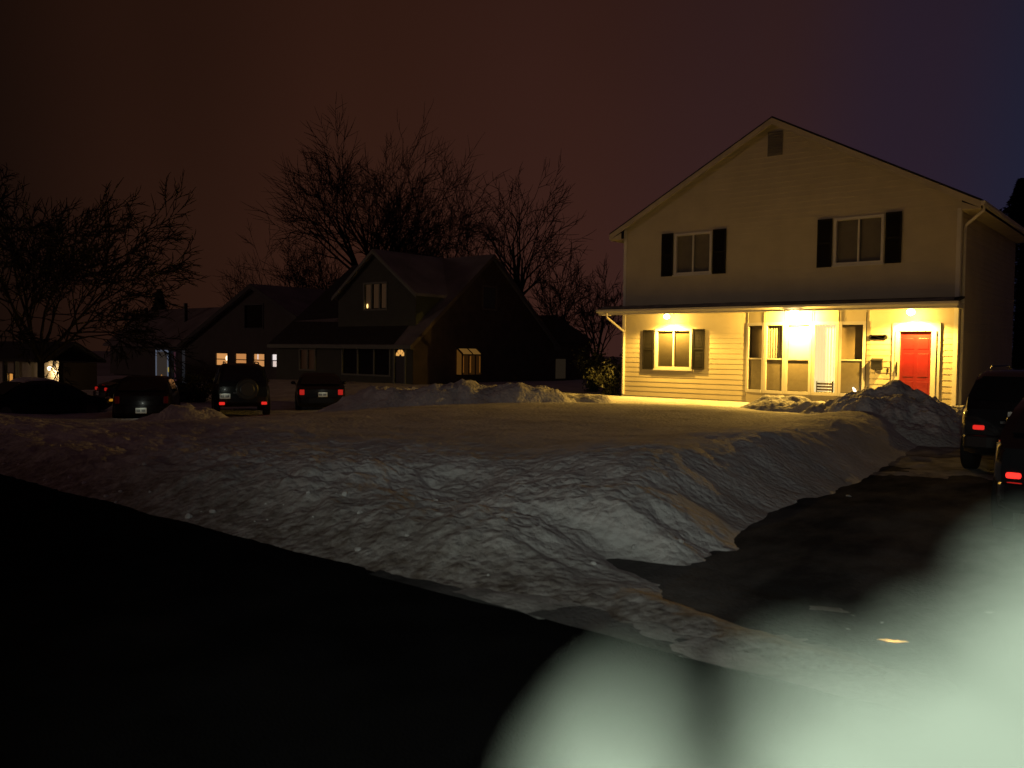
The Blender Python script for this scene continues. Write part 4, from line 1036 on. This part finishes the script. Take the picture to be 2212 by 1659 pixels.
# ------------------------------------------------------------------ light
WARM = (1, .55, .085)
for i, (lx, ly) in enumerate(LAMPS):
    sp_ = lamp('porch_lamp', 'POINT' if i == 1 else 'SPOT', (lx, ly-.02 if i != 1 else ly, PZ-.24), (1120, 1650, 1220)[i], WARM, .06)
    if i == 1: continue
    sp_.data.spot_size = R(160); sp_.data.spot_blend = .45
    lamp('porch_lamp_spill', 'POINT', (lx, ly-.02 if i != 1 else ly, PZ-.26), 90, WARM, .06)
lamp('far_porch_lamp', 'POINT', (fl.x, FY-.5, fl.z-.15), 90, (1, .68, .32), .08)
s = lamp('sun', 'SUN', (0, 0, 30), .062, (1, .62, .52)); s.data.angle = R(6)
def aim(o, d): o.rotation_euler = Vector(d).to_track_quat('-Z', 'Y').to_euler()
SUN_EL, SUN_AZ = 7.5, 37
aim(s, (math.sin(R(SUN_AZ))*math.cos(R(SUN_EL)), math.cos(R(SUN_AZ))*math.cos(R(SUN_EL)), -math.sin(R(SUN_EL))))
# flash stand-in: an added soft cone from behind the camera on the snow bank
lp = CAM - FW*2.4 - RT*1.1 + UP*.5
f = lamp('camera_light', 'SPOT', lp, 740, (.90, 1, .86), .12)
f.data.spot_size = R(62); f.data.spot_blend = 1.
aim(f, at_z(1290, 1170, .4) - lp)

w = bpy.data.worlds.new('World'); scene.world = w; w.use_nodes = True
nt = w.node_tree; bg = nt.nodes['Background']
tc = nt.nodes.new('ShaderNodeTexCoord')
def dotnode(v):
    d = nt.nodes.new('ShaderNodeVectorMath'); d.operation = 'DOT_PRODUCT'; d.inputs[1].default_value = v
    nt.links.new(tc.outputs['Generated'], d.inputs[0]); return d.outputs['Value']
mr = nt.nodes.new('ShaderNodeMapRange'); mr.inputs['From Min'].default_value = -.55; mr.inputs['From Max'].default_value = .80
nt.links.new(dotnode(tuple(_r0)), mr.inputs['Value'])
ramp = nt.nodes.new('ShaderNodeValToRGB'); cr = ramp.color_ramp; cr.interpolation = 'EASE'
def s2l(c): return tuple(((v/255)/12.92 if v/255 <= .04045 else ((v/255+.055)/1.055)**2.4) for v in c)
stops = [(.0, (22, 12, 8)), (.13, (40, 22, 15)), (.28, (52, 29, 21)), (.45, (56, 32, 26)), (.60, (52, 32, 32)), (.71, (42, 31, 43)), (.80, (31, 33, 52)), (1., (8, 9, 14))]
cr.elements[0].position = 0; cr.elements[0].color = (*s2l(stops[0][1]), 1)
cr.elements[1].position = 1; cr.elements[1].color = (*s2l(stops[-1][1]), 1)
for pz, c in stops[1:-1]:
    e = cr.elements.new(pz); e.color = (*s2l(c), 1)
nt.links.new(mr.outputs[0], ramp.inputs['Fac'])
el = nt.nodes.new('ShaderNodeMapRange'); el.inputs['From Min'].default_value = .12; el.inputs['From Max'].default_value = .55
el.inputs['To Min'].default_value = 1.; el.inputs['To Max'].default_value = .62
nt.links.new(dotnode((0, 0, 1)), el.inputs['Value'])
nz = nt.nodes.new('ShaderNodeTexNoise'); nz.inputs['Scale'].default_value = 2.2; nz.inputs['Detail'].default_value = 5
nt.links.new(tc.outputs['Generated'], nz.inputs['Vector'])
nm = nt.nodes.new('ShaderNodeMapRange'); nm.inputs['To Min'].default_value = .86; nm.inputs['To Max'].default_value = 1.14
nt.links.new(nz.outputs['Fac'], nm.inputs['Value'])
mm = nt.nodes.new('ShaderNodeMath'); mm.operation = 'MULTIPLY'
nt.links.new(el.outputs[0], mm.inputs[0]); nt.links.new(nm.outputs[0], mm.inputs[1])
nt.links.new(ramp.outputs['Color'], bg.inputs['Color']); nt.links.new(mm.outputs[0], bg.inputs['Strength'])

# ------------------------------------------------------------------ camera and render settings
cd = bpy.data.cameras.new('camera'); cam = bpy.data.objects.new('camera', cd); col.objects.link(cam)
cd.sensor_width = 36; cd.sensor_fit = 'HORIZONTAL'; cd.lens = 36*1840/2212
cd.clip_start = .01; cd.clip_end = 3000
cd.dof.use_dof = True; cd.dof.focus_distance = 26; cd.dof.aperture_fstop = cd.lens/15.5
cam.matrix_world = Matrix(((RT.x, UP.x, -FW.x, CAM.x), (RT.y, UP.y, -FW.y, CAM.y), (RT.z, UP.z, -FW.z, CAM.z), (0, 0, 0, 1)))
scene.camera = cam
scene.view_settings.view_transform = 'Standard'; scene.view_settings.look = 'None'
scene.view_settings.exposure = 0; scene.view_settings.gamma = 1
scene.cycles.max_bounces = 6; scene.cycles.caustics_reflective = False; scene.cycles.caustics_refractive = False; scene.cycles.sample_clamp_indirect = .6
scene.cycles.use_denoising = True
bpy.context.view_layer.update()
